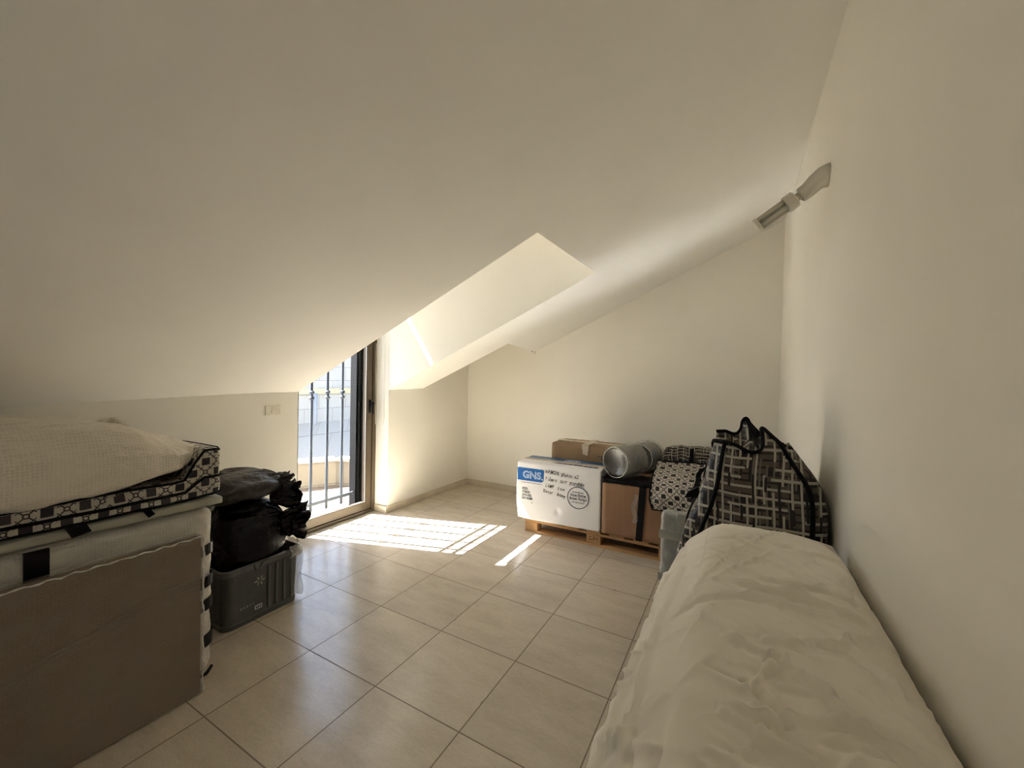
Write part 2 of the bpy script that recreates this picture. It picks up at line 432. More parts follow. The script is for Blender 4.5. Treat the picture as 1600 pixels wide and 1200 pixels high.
        if disp is None: bmesh.ops.recalc_face_normals(bm, faces=bm.faces)
        bm.to_mesh(me); bm.free()
        if disp is not None:
            nr = [Vector(n.vector) for n in me.vertex_normals]; co = [v.co.copy() for v in me.vertices]
            for i, v in enumerate(me.vertices): v.co = co[i] + nr[i] * disp(co[i] + org, nr[i])
            me.update()
        if smooth:
            for p in me.polygons: p.use_smooth = True
        me.materials.append(material)
        o = bpy.data.objects.new(name, me); COL.objects.link(o)
        if origin is not None: o.location = org
        if parent is not None: o.parent = parent
        if bevel:
            md = o.modifiers.new('bevel', 'BEVEL'); md.width = bevel; md.segments = 2; md.limit_method = 'ANGLE'; md.angle_limit = math.radians(40)
        if solid:
            md = o.modifiers.new('solid', 'SOLIDIFY'); md.thickness = solid; md.offset = 0
        if subsurf:
            md = o.modifiers.new('sub', 'SUBSURF'); md.levels = subsurf; md.render_levels = subsurf
        return o

def struct(o): o['kind'] = 'structure'; return o
def thing(name, label, cat, loc=(0,0,0), rotz=0, group=None, kind=None):
    o = bpy.data.objects.new(name, None); COL.objects.link(o); o.location = loc; o.rotation_euler = (0,0,rotz)
    o.empty_display_size = 0.1
    if kind: o['kind'] = kind
    if label: o['label'] = label; o['category'] = cat
    if group: o['group'] = group
    return o
def tag(o, label, cat, group=None):
    o['label'] = label; o['category'] = cat
    if group: o['group'] = group
    return o

def rbox(c, h, r):
    """function for cube_grid: rounded box"""
    c = Vector(c)
    def fn(p):
        q = Vector((p.x*h[0], p.y*h[1], p.z*h[2]))
        inn = Vector([max(-(h[i]-r), min(h[i]-r, q[i])) for i in range(3)])
        d = q - inn
        # points on faces: d has length r already; edges get rounded
        if d.length > 1e-9: d = d.normalized() * r
        return c + inn + d
    return fn
def fbm(p, s, o=4):
    return noise.fractal(Vector(p) * s, 1.0, 2.0, o)
def ridge(p, s):
    return 1.0 - abs(noise.noise(Vector(p) * s)) * 2.0

def text_obj(body, size, loc, material, parent, name='lettering', extrude=0.0006, offset=0.0, shear=0.0, rot=0.0, align='LEFT', spacing=1.0, squash=1.0):
    """lettering that stands on a plane facing -y of its parent"""
    cu = bpy.data.curves.new(name, 'FONT'); cu.body = body; cu.size = size; cu.extrude = extrude; cu.offset = offset
    cu.shear = shear; cu.align_x = align; cu.space_character = spacing; cu.resolution_u = 3
    tmp = bpy.data.objects.new('tmp', cu); COL.objects.link(tmp)
    dg = bpy.context.evaluated_depsgraph_get(); dg.update()
    me = bpy.data.meshes.new_from_object(tmp.evaluated_get(dg))
    bpy.data.objects.remove(tmp)
    M = Matrix.Rotation(PI/2, 4, 'X') @ Matrix.Rotation(rot, 4, 'Z') @ Matrix.Diagonal((squash, 1, 1, 1))
    me.transform(M); me.materials.clear(); me.materials.append(material)
    o = bpy.data.objects.new(name, me); COL.objects.link(o); o.location = loc; o.parent = parent
    return o

# ============================================================ ROOM
XL, XR, YB, YN = -1.32, 2.345, 3.30, -3.4
def cz(x): return 1.345 + 0.47 * (x + 1.32)
A = (-1.32, .775); B = (.905, .845); C = (.925, 1.93); D = (-1.32, 1.815)
E = (-1.30, 2.345); F = (-.20, 2.44); G = (-.27, 3.30); H = (-1.32, 3.30)

b_ = MB(); b_.box((XL-.22, YN-.1, -.12), (XR+.1, YB+.1, 0)); struct(b_.build('floor', M_floor))
def ceil_poly(pts, mb):
    k = len(pts); mb.add([(x, y, cz(x)) for x, y in pts], [list(range(k))])
b_ = MB()
def sag(x, y):
    return -.05 * max(0.0, min(1.0, (.6-y)/1.5))**1.3 * max(0.0, 1-(x-XL)/1.1)**2
def strip(u, v):
    xe = B[0]; x = XL + (xe-XL)*u; y1 = A[1] + (B[1]-A[1])*u; y = YN + (y1-YN)*v
    return (x, y, cz(x) + sag(x, y))
b_.grid(30, 80, strip)
ceil_poly([(B[0], YN), (XR, YN), (XR, B[1]), B], b_)
ceil_poly([B, (XR, B[1]), (XR, C[1]), C], b_)
ceil_poly([D, C, F, E], b_)
ceil_poly([C, (XR, C[1]), (XR, YB), G, F], b_)
o = b_.build('ceiling', M_ceil); md = o.modifiers.new('solid', 'SOLIDIFY'); md.thickness = 0.004; md.offset = 0
struct(o)
# dormer shaft above the door
ZT = 3.0
def wall_prism(name, pts, d, m=None):
    mb = MB(); mb.prism(pts, d); return struct(mb.build(name, m or M_wall))
# far cheek (the face seen through the opening)
e = .001
mb = MB()
mb.prism([(D[0], D[1], cz(D[0])), (C[0], C[1], cz(C[0])), (C[0], C[1], ZT), (D[0], D[1], ZT)], (0, .1, 0))
struct(mb.build('wall_dormer_far', M_wall))
mb = MB()
mb.prism([(A[0], A[1], cz(A[0])), (B[0], B[1], cz(B[0])), (B[0], B[1], ZT), (A[0], A[1], ZT)], (0, -.1, 0))
struct(mb.build('wall_dormer_near', M_wall))
mb = MB()
mb.prism([(B[0], B[1], cz(B[0])), (C[0], C[1], cz(C[0])), (C[0], C[1], ZT), (B[0], B[1], ZT)], (.1, 0, .049))
struct(mb.build('wall_dormer_inner', M_wall))
mb = MB(); mb.box((-1.58, .70, ZT), (1.03, 2.03, ZT+.1)); struct(mb.build('ceiling_dormer', M_ceil))
# recess above the alcove
mb = MB()
mb.prism([(E[0]-.02, E[1]-.06, cz(E[0])+.004), (F[0], F[1]-.06, cz(F[0])+.004), (F[0], F[1]-.06, 2.5), (E[0]-.02, E[1]-.06, 2.5)], (0, .055, 0))
struct(mb.build('wall_alcove_near', M_wall))
mb = MB()
mb.prism([(F[0]+.005, F[1]-.06, cz(F[0])+.004), (G[0]+.005, YB, cz(G[0])+.004), (G[0]+.005, YB, 2.5), (F[0]+.005, F[1]-.06, 2.5)], (.08, 0, .042))
struct(mb.build('wall_alcove_inner', M_wall))
mb = MB(); mb.box((-1.50, 2.25, 2.5), (-.1, 3.4, 2.6)); struct(mb.build('ceiling_alcove', M_ceil))
# left wall: near piece, pier with far piece, all full thickness
mb = MB(); mb.box((XL-.2, YN, 0), (XL, A[1], cz(XL)+.05)); struct(mb.build('wall_left_near', M_wall, bevel=.004))
mb = MB(); mb.box((XL-.2, .70, 1.40), (XL, A[1]+.0, 3.0)); struct(mb.build('wall_left_upper', M_wall))
mb = MB()
mb.prism([(XL, D[1], 0), (XL, YB, 0), (XL-.2, YB, 0), (XL-.2, D[1]-.02, 0)], (0, 0, 3.0)); struct(mb.build('wall_left_far', M_wall, bevel=.006))
# lintel over the door, clerestory slit, head
mb = MB(); mb.box((-1.58, .70, 2.39), (-1.50, 1.90, 2.69)); struct(mb.build('wall_lintel', M_wall))
mb = MB(); mb.box((-1.58, .70, 2.91), (-1.50, 1.90, 3.0)); struct(mb.build('wall_head', M_wall))
# back, right and near walls
mb = MB(); mb.box((XL-.2, YB, 0), (XR+.1, YB+.1, 3.4)); struct(mb.build('wall_back', M_wall))
mb = MB(); mb.prism([(-.275, 3.30, 0), (-.265, 3.278, 0), (XR, 3.278, 0), (XR, 3.30, 0)], (0, 0, 3.05)); struct(mb.build('wall_back_main', M_wall))
mb = MB(); mb.box((XR, YN, 0), (XR+.1, YB, 3.4)); struct(mb.build('wall_right', M_wall))
mb = MB(); mb.box((XL-.2, YN-.1, 0), (.30, YN, 3.4)); struct(mb.build('wall_near_left', M_wall))
mb = MB(); mb.box((1.20, YN-.1, 0), (XR+.1, YN, 3.4)); struct(mb.build('wall_near_right', M_wall))
mb = MB(); mb.box((.30, YN-.1, 2.02), (1.20, YN, 3.4)); struct(mb.build('wall_near_over_opening', M_wall))  # opening in this unseen wall is added to admit the fill
mb = MB(); mb.box((.20, YN-1.3, 0), (.30, YN-.1, 2.3)); mb.box((1.20, YN-1.3, 0), (1.30, YN-.1, 2.3)); mb.box((.20, YN-1.4, 0), (1.30, YN-1.3, 2.3)); mb.box((.20, YN-1.4, 2.3), (1.30, YN-.1, 2.4)); mb.box((.20, YN-1.4, -.1), (1.30, YN-.1, 0)); struct(mb.build('wall_added_hall', M_wall))  # unseen hall, added as a closed box around the fill lamp
mb = MB(); mb.box((.24, YN, 0), (.30, YN+.015, 2.08)); mb.box((1.20, YN, 0), (1.26, YN+.015, 2.08)); mb.box((.30, YN, 2.02), (1.20, YN+.015, 2.08)); struct(mb.build('trim_1', M_base))  # trim around the added opening
mb = MB(); mb.box((XL-.6, YN-.1, 3.4), (XR+.1, YB+.1, 3.45))
# roof over the sloping ceiling (keeps the sky out)
mb = MB(); ym = YB+.1
mb.prism([(XR+.1, YN-.1, cz(XR+.1)+.02), (1.03, YN-.1, cz(1.03)+.02), (1.03, YN-.1, 3.4), (XR+.1, YN-.1, 3.4)], (0, ym-YN+.1, 0)); struct(mb.build('roof_1', M_wall))
# skirting
HB = .072
mb = MB(); mb.box((XL, D[1]-.010, 0), (XL+.010, YB, HB)); struct(mb.build('baseboard_left_far', M_base, bevel=.002))
mb = MB(); mb.box((XL-.17, D[1]-.026, 0), (XL+.010, D[1]-.010, HB)); struct(mb.build('baseboard_pier', M_base, bevel=.002))
mb = MB(); mb.box((XL+.010, YB-.012, 0), (-.27, YB, HB)); struct(mb.build('baseboard_alcove', M_base, bevel=.002))
mb = MB(); mb.box((-.27, YB-.034, 0), (XR, YB-.022, HB)); struct(mb.build('baseboard_back', M_base, bevel=.002))
mb = MB(); mb.box((XR-.01, YN, 0), (XR, YB-.034, HB)); struct(mb.build('baseboard_right', M_base, bevel=.002))
mb = MB(); mb.box((XL, YN, 0), (XL+.010, A[1], HB)); struct(mb.build('baseboard_left_near', M_base, bevel=.002))

# ------------------------------------------------------------ door
door = thing('door_1', None, None, (-1.53, 1.29, 0), kind='structure')
DO = (-1.53, 1.29, 0)
def dpart(mb, name, m, **k):
    mb.v = [v - Vector(DO) for v in mb.v]; return mb.build(name, m, door, **k)
mb = MB()
mb.box((-1.57, .775, 0), (-1.49, .825, 2.39)); mb.box((-1.57, 1.752, 0), (-1.49, 1.800, 2.39)); mb.box((-1.57, .825, 2.34), (-1.49, 1.752, 2.39)); mb.box((-1.57, .825, 0), (-1.49, 1.752, .035))
dpart(mb, 'door_frame', M_bronze, bevel=.003)
mb = MB()
mb.box((-1.555, .83, .038), (-1.500, .895, 2.335)); mb.box((-1.555, 1.672, .038), (-1.500, 1.748, 2.335)); mb.box((-1.555, .895, 2.27), (-1.500, 1.672, 2.335)); mb.box((-1.555, .895, .038), (-1.500, 1.672, .125))
dpart(mb, 'door_leaf', M_bronze, bevel=.003)
mb = MB()
mb.box((-1.512, 1.666, .125), (-1.503, 1.672, 2.27)); mb.box((-1.512, .895, .125), (-1.503, .900, 2.27)); mb.box((-1.512, .900, .125), (-1.503, 1.666, .129))
dpart(mb, 'gasket', M_silver)
mb = MB(); mb.box((-1.532, .897, .127), (-1.526, 1.665, 2.268)); dpart(mb, 'glass_pane', M_glass)
mb = MB(); mb.box((-1.500, 1.700, 1.09), (-1.492, 1.730, 1.23)); mb.tube([(-1.495, 1.715, 1.19), (-1.455, 1.715, 1.19)], .009)
mb.tube([(-1.455, 1.715, 1.195), (-1.452, 1.718, 1.15), (-1.450, 1.722, 1.075)], [.010, .009, .008]); mb.lathe([(.016, 0), (.018, .006), (.014, .014)], 16, Matrix.Translation((-1.458, 1.715, 1.19)) @ Matrix.Rotation(PI/2, 4, 'Y'))
dpart(mb, 'door_handle', M_blackmetal, smooth=True)
# clerestory slit glazing
win = thing('window_1', None, None, (-1.54, 1.3, 2.8), kind='structure')
mb = MB(); mb.box((-.004, -.58, -.11), (.004, .50, .11)); mb.build('glass_pane', M_glass, win)

# ------------------------------------------------------------ security grille (outside the door)
XG = -1.64
gr = thing('window_grille', 'blue-grey iron security grille with knobbed bars outside the glazed door', 'grille', (XG, 1.25, 0))
GO = Vector((XG, 1.25, 0))
def gpart(mb, name, m=M_irongrey, **k):
    mb.v = [v - GO for v in mb.v]; return mb.build(name, m, gr, **k)
for y in (.945, 1.122, 1.298, 1.475):
    mb = MB(); mb.lathe([(.008, .13), (.0135, .14), (.0135, 2.40), (.002, 2.43)], 12, Matrix.Translation((XG, y, 0)))
    bar = gpart(mb, 'bar', smooth=False)
    for zc in (1.262, 1.318):
        mb = MB(); mb.lathe([(.012, -.018), (.021, -.013), (.027, -.004), (.027, .004), (.021, .013), (.012, .018)], 14, Matrix.Translation((XG, y, zc)))
        mb.v = [v - GO for v in mb.v]; mb.build('knob', M_irongrey, bar, smooth=True)
    mb = MB(); mb.lathe([(.009, -.012), (.013, -.006), (.013, .006), (.009, .012)], 14, Matrix.Translation((XG, y, 2.40)))
    mb.v = [v - GO for v in mb.v]; mb.build('finial', M_irongrey, bar, smooth=True)
for z, h in ((.215, .016), (2.12, .016), (2.285, .016)):
    mb = MB(); mb.box((XG-.009, .80, z-h), (XG+.009, 1.625, z+h)); gpart(mb, 'rail', bevel=.002)
mb = MB(); mb.box((XG-.012, .79, .12), (XG+.012, .815, 2.36)); gpart(mb, 'upright')
g2 = thing('window_grille', 'row of slim iron bars in the narrow glazed slit high above the door', 'grille', (-1.60, 1.25, 2.8))
for y in (.86, 1.03, 1.205, 1.38, 1.555):
    mb = MB(); mb.tube([(0, y-1.25, -.10), (0, y-1.25, .14)], .008, 10); mb.build('bar', M_irongrey, g2)
for z in (-.10, .14):
    mb = MB(); mb.box((-.008, -.45, z-.006), (.022, .45, z+.006)); mb.build('rail', M_irongrey, g2)
# open shutter leaf of black metal at the far side
sh = thing('door_shutter', 'black metal shutter leaf folded back beside the far edge of the glazed door', 'shutter', (-1.66, 1.72, 0))
mb = MB(); mb.box((-.050, -.088, .03), (.050, .09, 2.42)); mb.build('leaf', M_blackmetal, sh, bevel=.004)
for k in range(3):
    mb = MB(); mb.box((.050, -.07 + k*.05, .06), (.056, -.045 + k*.05, 2.40)); mb.build('slat', M_blackmetal, sh)
mb = MB(); mb.tube([(.056, .01, 1.23), (.085, .01, 1.23), (.088, .01, 1.17), (.06, .01, 1.15)], .007); mb.build('handle', M_silver, sh, smooth=True)

# ------------------------------------------------------------ shade cord loop on the reveal
mb = MB(); pts = []
for k in range(12): pts.append((-1.485, 1.782, 1.85 - k*.075))
for k in range(1, 8):
    q = PI*k/8; pts.append((-1.418 - .067*math.cos(q), 1.780, 1.0 - .075*math.sin(q)))
for k in range(12): pts.append((-1.351, 1.782, 1.025 + k*.075))
mb.tube(pts, .0032, 6)
o = mb.build('shade_cord', M_white_plastic, smooth=True, origin=(-1.42, 1.782, .92)); tag(o, 'thin white shade cord hanging in a loop beside the glazed door', 'cord')

# ------------------------------------------------------------ light switch on the left wall
sw = thing('light_switch', 'cream rectangular light switch plate on the low wall left of the door', 'light switch', (XL, .556, 1.20))
mb = MB(); mb.box((0, -.062, -.040), (.009, .062, .040)); mb.build('plate', M_white_plastic, sw, bevel=.003)
mb = MB(); mb.prism([(.009, -.013, -.024), (.009, .013, -.024), (.009, .013, .024), (.009, -.013, .024)], (.004, 0, 0)); k_ = mb.build('rocker', M_white_plastic, sw, bevel=.001); k_.rotation_euler = (0, math.radians(5), 0)

# ------------------------------------------------------------ hooks in the alcove corner
for i, (x, z) in enumerate(((-.318, 1.866), (-.282, 1.842))):
    mb = MB()
    pts = [(x, 3.30, z), (x, 3.275, z), (x, 3.268, z-.012), (x, 3.272, z-.026), (x, 3.285, z-.03)]
    mb.tube(pts, .0035, 8)
    o = mb.build('wall_hook', M_silver if i else M_blackmetal, smooth=True, origin=(x, 3.30, z))
    tag(o, ('small dark metal hook, left of two under the ceiling edge of the alcove', 'small pale metal hook, right of two at the top corner of the alcove')[i], 'hook', 'hooks in the alcove corner')

# ------------------------------------------------------------ wall lamp
Lp = Vector((XR, 1.04, 2.50))
lamp = thing('wall_lamp', 'unlit tube lamp in a white holder sticking out of the right wall near the ceiling', 'lamp', tuple(Lp))
ax = Vector((-.835, .05, -.548)).normalized()
q = ax.to_track_quat('Z', 'Y').to_matrix().to_4x4()
def along(d): return Matrix.Translation(ax * d) @ q
mb = MB()
# flared holder: a round foot flat on the wall blending to the tilted sleeve
ring = []; segs = 28; prof = [(0.0, .052, 0.0), (.012, .052, .0), (.035, .049, .35), (.07, .043, .8), (.10, .038, 1.0), (.128, .036, 1.0), (.132, .032, 1.0)]
M_wallq = Vector((-1, 0, 0)).to_track_quat('Z', 'Y').to_matrix()
for d, r, t in prof:
    nrm = Vector((-1,0,0)).lerp(ax, t).normalized(); qq = nrm.to_track_quat('Z', 'Y').to_matrix()
    c = Vector((-d, 0, 0)).lerp(ax*d, t)
    ring.append([c + qq @ Vector((r*math.cos(2*PI*k/segs), r*math.sin(2*PI*k/segs), 0)) for k in range(segs)])
vs = [v for rr_ in ring for v in rr_]; fs = []
for i in range(len(ring)-1):
    for k in range(segs): fs.append((i*segs+k, i*segs+(k+1) % segs, (i+1)*segs+(k+1) % segs, (i+1)*segs+k))
fs.append(list(range(segs))[::-1]); fs.append([(len(ring)-1)*segs+k for k in range(segs)])
mb.add(vs, fs); mb.build('holder', M_white_plastic, lamp, smooth=True)
mb = MB(); mb.lathe([(.019, .125), (.019, .150), (.030, .152), (.0425, .156), (.0425, .195), (.040, .200)], 28, along(0)); mb.build('bulb_base', M_white_plastic, lamp)
M_tube = simple('matt_tube_glass', (0.52, 0.50, 0.43), 0.4)
side = ax.cross(Vector((0, 0, 1))).normalized(); upv = side.cross(ax).normalized()
for a_ in (40, 140, 220, 320):
    off = (side*math.cos(math.radians(a_)) + upv*math.sin(math.radians(a_))) * .0245
    mb = MB(); mb.tube([ax*.198 + off, ax*.338 + off], .0125, 12); mb.build('tube', M_tube, lamp, smooth=True)
mb = MB(); mb.lathe([(.037, .332), (.0375, .350), (.030, .356), (.018, .352), (.014, .357), (.005, .359)], 28, along(0)); mb.build('end_cap', M_white_plastic, lamp, smooth=False)

# ============================================================ OUTSIDE
M_terr = None
def terr_mat():
    M, N, L, b = mat('terrace_tile'); setp(b, (.5,.4,.3), .7)
    tc = N.new('ShaderNodeTexCoord'); br = N.new('ShaderNodeTexBrick'); L.new(tc.outputs['Object'], br.inputs['Vector'])
    br.offset = 0; br.inputs['Scale'].default_value = 1; br.inputs['Brick Width'].default_value = .3; br.inputs['Row Height'].default_value = .3; br.inputs['Mortar Size'].default_value = .006
    br.inputs['Color1'].default_value = (.10,.072,.052,1); br.inputs['Color2'].default_value = (.085,.062,.044,1); br.inputs['Mortar'].default_value = (.035,.028,.022,1)
    L.new(br.outputs[0], b.inputs['Base Color']); return M
def stone_mat(name, c, bw, bh, ax=(0,0)):
    M, N, L, b = mat(name); setp(b, c, .8)
    tc = N.new('ShaderNodeTexCoord'); sp = N.new('ShaderNodeSeparateXYZ'); L.new(tc.outputs['Object'], sp.inputs[0])
    cb = N.new('ShaderNodeCombineXYZ'); L.new(mth(N, L, 'ADD', sp.outputs[0], sp.outputs[1]), cb.inputs[0]); L.new(sp.outputs[2], cb.inputs[1])
    br = N.new('ShaderNodeTexBrick'); L.new(cb.outputs[0], br.inputs['Vector']); br.inputs['Scale'].default_value = 1
    br.inputs['Brick Width'].default_value = bw; br.inputs['Row Height'].default_value = bh; br.inputs['Mortar Size'].default_value = .008
    br.inputs['Color1'].default_value = (*c,1); br.inputs['Color2'].default_value = (*[v*.9 for v in c],1); br.inputs['Mortar'].default_value = (*[v*.6 for v in c],1)
    L.new(br.outputs[0], b.inputs['Base Color']); return M
M_ter = terr_mat()
M_par = stone_mat('parapet_stone', (.17,.14,.10), .28, .5)
M_cap = simple('parapet_cap', (.24,.22,.19), .7)
M_far = stone_mat('grey_stone_cladding', (.42,.40,.375), .8, .36)
M_slope = stone_mat('pale_roof_slab', (.40,.36,.31), .9, .5)
M_band = simple('yellowish_band', (.46,.40,.26), .7)
mb = MB(); mb.box((-4.2, -2.5, -.14), (-1.54, 4.5, -.02)); struct(mb.build('terrace_floor', M_ter))
P = [(-4.1, 0.0), (-2.80, 2.30), (-1.9, 2.62)]
def wallseg(mb, p, q_, z0, z1, t):
    p = Vector((*p, 0)); q_ = Vector((*q_, 0)); n = (q_-p).normalized(); s_ = Vector((-n.y, n.x, 0)) * t
    mb.prism([p + Vector((0,0,z0)), q_ + Vector((0,0,z0)), q_ + s_ + Vector((0,0,z0)), p + s_ + Vector((0,0,z0))], (0, 0, z1-z0))
par = thing('parapet', 'low beige stone parapet with pale cap bounding the terrace outside the door', 'wall', (-2.8, 2.3, 0))
mb = MB(); wallseg(mb, P[0], P[1], -.02, .31, .16); wallseg(mb, P[1], P[2], -.02, .31, .16); mb.v = [v - Vector((-2.8, 2.3, 0)) for v in mb.v]; mb.build('wall_body', M_par, par)
mb = MB(); wallseg(mb, (P[0][0]+.02, P[0][1]-.01), (P[1][0]+.02, P[1][1]-.02), .31, .345, .21); wallseg(mb, (P[1][0], P[1][1]-.03), P[2], .31, .345, .21); mb.v = [v - Vector((-2.8, 2.3, 0)) for v in mb.v]; mb.build('cap', M_cap, par)
bld = thing('neighbour_building', 'washed-out grey stone building with a pale band beyond the terrace', 'building', (-7.5, 5, -3))
BO = Vector((-7.5, 5, -3))
mb = MB(); mb.box((-8.2, 0, -3), (-7.4, 12, 2.35)); mb.v = [v - BO for v in mb.v]; mb.build('wall_body', M_far, bld)
mb = MB(); mb.box((-7.4, 0, .98), (-7.32, 12, 1.12)); mb.v = [v - BO for v in mb.v]; mb.build('band', M_band, bld)
mb = MB(); mb.prism([(-7.4, 0, .25), (-7.4, 12, .25), (-4.6, 12, -1.4), (-4.6, 0, -1.4)], (0, 0, -.1)); mb.v = [v - BO for v in mb.v]; mb.build('lean_to_roof', M_slope, bld)
mb = MB(); mb.tube([(-7.34, 5.15, 1.0), (-7.34, 5.15, -.2)], .05, 12); mb.v = [v - BO for v in mb.v]; mb.build('drainpipe', simple('grey_pipe', (.3,.31,.34), .5), bld, smooth=True)
mb = MB(); mb.box((-10.5, 4.2, -3), (-8.6, 12, 3.15)); o = mb.build('neighbour_building', M_far, origin=(-9.5, 8, -3)); tag(o, 'taller pale grey building, the farthest one seen through the top of the door', 'building')
mb = MB(); mb.box((-40, -30, -3.2), (-1.6, 40, -3.05)); struct(mb.build('street_ground', simple('pale_ground', (.35,.32,.28), .9)))
# the building's own facade beneath the terrace door
mb = MB(); mb.box((-1.60, -3.0, -3.05), (-1.54, 4.5, -.02)); struct(mb.build('facade_base', M_wall))

# ============================================================ PALLET AND BOXES AT THE BACK WALL
PX, PY = .20, 2.16
pal = thing('wooden_pallet', 'wooden shipping pallet on the tiled floor carrying the white and brown boxes', 'pallet', (PX, PY, 0))
for k, y in enumerate((0, .36, .70)):
    mb = MB(); mb.box((0, y, 0), (1.38, y+.10, .022)); mb.build('bottom_board', M_wood, pal, bevel=.002)
    mb = MB(); mb.box((0, y, .100), (1.38, y+.10, .122)); mb.build('stringer_board', M_wood, pal, bevel=.002)
    for j, x in enumerate((0, .625, 1.25)):
        mb = MB(); mb.box((x+.001, y+.001, .022), (x+.13, y+.099, .100)); bl = mb.build('block', M_wood, pal, bevel=.003)
        if k == 0 and j == 1:
            mb = MB()
            for a, b2, c, d in ((.02,.035,.05,.012),(.06,.04,.03,.02),(.03,.06,.018,.014),(.066,.064,.022,.010),(.095,.045,.014,.024)):
                mb.box((x+a, y-.0006, .022+b2*.9), (x+a+c*.7, y+.0008, .022+b2*.9+d*.6))
            mb.build('ink_stamp', simple('brown_stamp_ink', (.13,.06,.02), .7), bl)
for k in range(7):
    x = k*.2083; mb = MB(); mb.box((x, 0, .1222), (x+.128, .80, .144)); mb.build('deck_board', M_wood, pal, bevel=.002)

# white box
WB = thing('cardboard_box', 'white printed box with a blue logo and handwriting at the left end of the pallet', 'box', (.143, 2.088, .1445), math.atan2(.05, .8), 'boxes at the back wall')
W, Dp, Hh = .812, .345, .548
def dent(p):
    q = rbox((W/2, Dp/2, Hh/2), (W/2, Dp/2, Hh/2), .006)(p)
    if q.y < .05:
        d2 = ((q.x-.415)/.022)**2 + ((q.z-.115)/.028)**2; q.y += .010*math.exp(-d2)
        c2 = ((q.x)/.05)**2 + ((q.z)/.10)**2; q.y += .016*math.exp(-c2)
        q.y -= .004*math.sin(PI*max(0, min(1, q.x/W)))*math.sin(PI*max(0, min(1, q.z/Hh)))
    if q.x < .05: q.x += .02*math.exp(-(q.z/.09)**2)*0 - .010*math.sin(PI*q.z/Hh)
    return q
mb = MB(); mb.cube_grid((60, 12, 44), dent, (W/2, Dp/2, Hh/2)); mb.build('box_body', M_whitebox, WB, smooth=True)
mb = MB(); mb.box((.01, Dp*.46, Hh), (W-.005, Dp-.004, Hh+.0015)); mb.build('blue_top_print', M_bluedark, WB)
mb = MB(); mb.prism([(.0, Dp*.44, Hh+.0005), (W+.002, Dp*.40, Hh+.0005), (W+.002, Dp*.60, Hh+.0005), (.0, Dp*.62, Hh+.0005)], (0, 0, .0025)); mb.build('packing_tape', M_tape, WB)
mb = MB(); mb.prism([(.30, Dp*.30, Hh+.0004), (W-.04, Dp*.22, Hh+.0004), (W-.05, Dp*.34, Hh+.0004), (.36, Dp*.38, Hh+.0004)], (0, 0, .0014)); mb.build('navy_strip', simple('navy_print', (.02,.03,.11), .4), WB)
el = MB()
for k in range(28):
    pass
pts = [(.47 + .085*math.cos(2*PI*k/32), Dp*.77 + .035*math.sin(2*PI*k/32), Hh+.002) for k in range(32)]
el.tube(pts, .0022, 6, closed=True); el.build('oval_emblem', M_whiteprint, WB)
t_ = text_obj('GNS', .055, (.41, Dp*.72, Hh+.002), M_whiteprint, WB, 'emblem_lettering'); t_.rotation_euler = (-PI/2, 0, 0)
F_Y = -.0052
# blue logo panel with cut lower right corner
mb = MB(); r0 = .028; z1, z0, x1 = .492, .372, .272
pts = [(.002, 0, z0), (x1-r0, 0, z0)] + [(x1-r0+r0*math.sin(PI/2*k/6), 0, z0+r0-r0*math.cos(PI/2*k/6)) for k in range(1, 7)] + [(x1, 0, z1-.010), (x1-.008, 0, z1), (.002, 0, z1)]
mb.prism([(x, F_Y+.0045, z) for x, y, z in pts], (0, -.003, 0)); mb.build('logo_panel', M_blueprint, WB)
text_obj('GNS', .092, (.055, F_Y+.0012, .400), M_whiteprint, WB, 'logo_lettering', .0004, .0036, spacing=1.02, squash=1.04)
text_obj('GNS', .092, (.055, F_Y+.0004, .400), simple('mid_blue_print', (.16,.27,.50), .4), WB, 'logo_lettering', .0004, -.0012, spacing=1.02, squash=1.04)
text_obj('.', .092, (.248, F_Y+.0004, .396), M_whiteprint, WB, 'logo_dot', .0004, .002)
mb = MB(); mb.box((.048, F_Y+.0005, .3515), (.255, F_Y+.002, .3555)); mb.build('small_print_line', M_inksoft, WB)
for i, tx in enumerate(('4322', 'ITALIA', '24 5 KG.', '001-0200')):
    text_obj(tx, .030, (.052, F_Y+.0006, .285 - i*.031), M_inkgrey, WB, 'shipping_lettering', .0005, .0006, squash=.95)
mb = MB(); mb.box((.148, F_Y+.0005, .163), (.166, F_Y+.002, .168)); mb.build('small_print_line', M_inksoft, WB)
def scrawl(line, x, z, size, slope, seed):
    rnd = random.Random(seed)
    for ch in line:
        if ch != ' ':
            sz = size * rnd.uniform(.9, 1.15)
            text_obj(ch, sz, (x, F_Y-.0002, z + rnd.uniform(-.002, .002)), M_ink, WB, 'handwriting', .0006, .0001, .2 + rnd.uniform(-.08, .12), rnd.uniform(-.12, .06), squash=rnd.uniform(.56, .64) if ch.isupper() else rnd.uniform(.66, .78))
        x += size * (.24 if ch in 'itlIf' else .30 if ch == ' ' else .58 if ch in 'MmWw' else .50 if ch.isupper() else .42); z += slope * size
scrawl('ARMOIR', .286, .468, .050, -.03, 1); scrawl('plastic x2', .446, .458, .046, -.02, 2)
scrawl('Filters', .290, .402, .047, -.03, 3); scrawl('hair', .434, .394, .047, -.015, 4); scrawl('purifier', .525, .388, .050, -.02, 5)
scrawl('LAMP', .290, .338, .043, -.03, 6); scrawl('Solo', .410, .328, .043, -.03, 7)
scrawl('Duvar', .270, .284, .047, -.04, 8); scrawl('Bony', .408, .268, .047, -.06, 9)
mb = MB(); cx0, cz0, R_ = .608, .278, .098
mb.tube([(cx0+R_*math.cos(2*PI*k/48), F_Y+.001, cz0+R_*math.sin(2*PI*k/48)) for k in range(48)], .0032, 6, closed=True); mb.build('stamp_ring', M_inkgrey, WB)
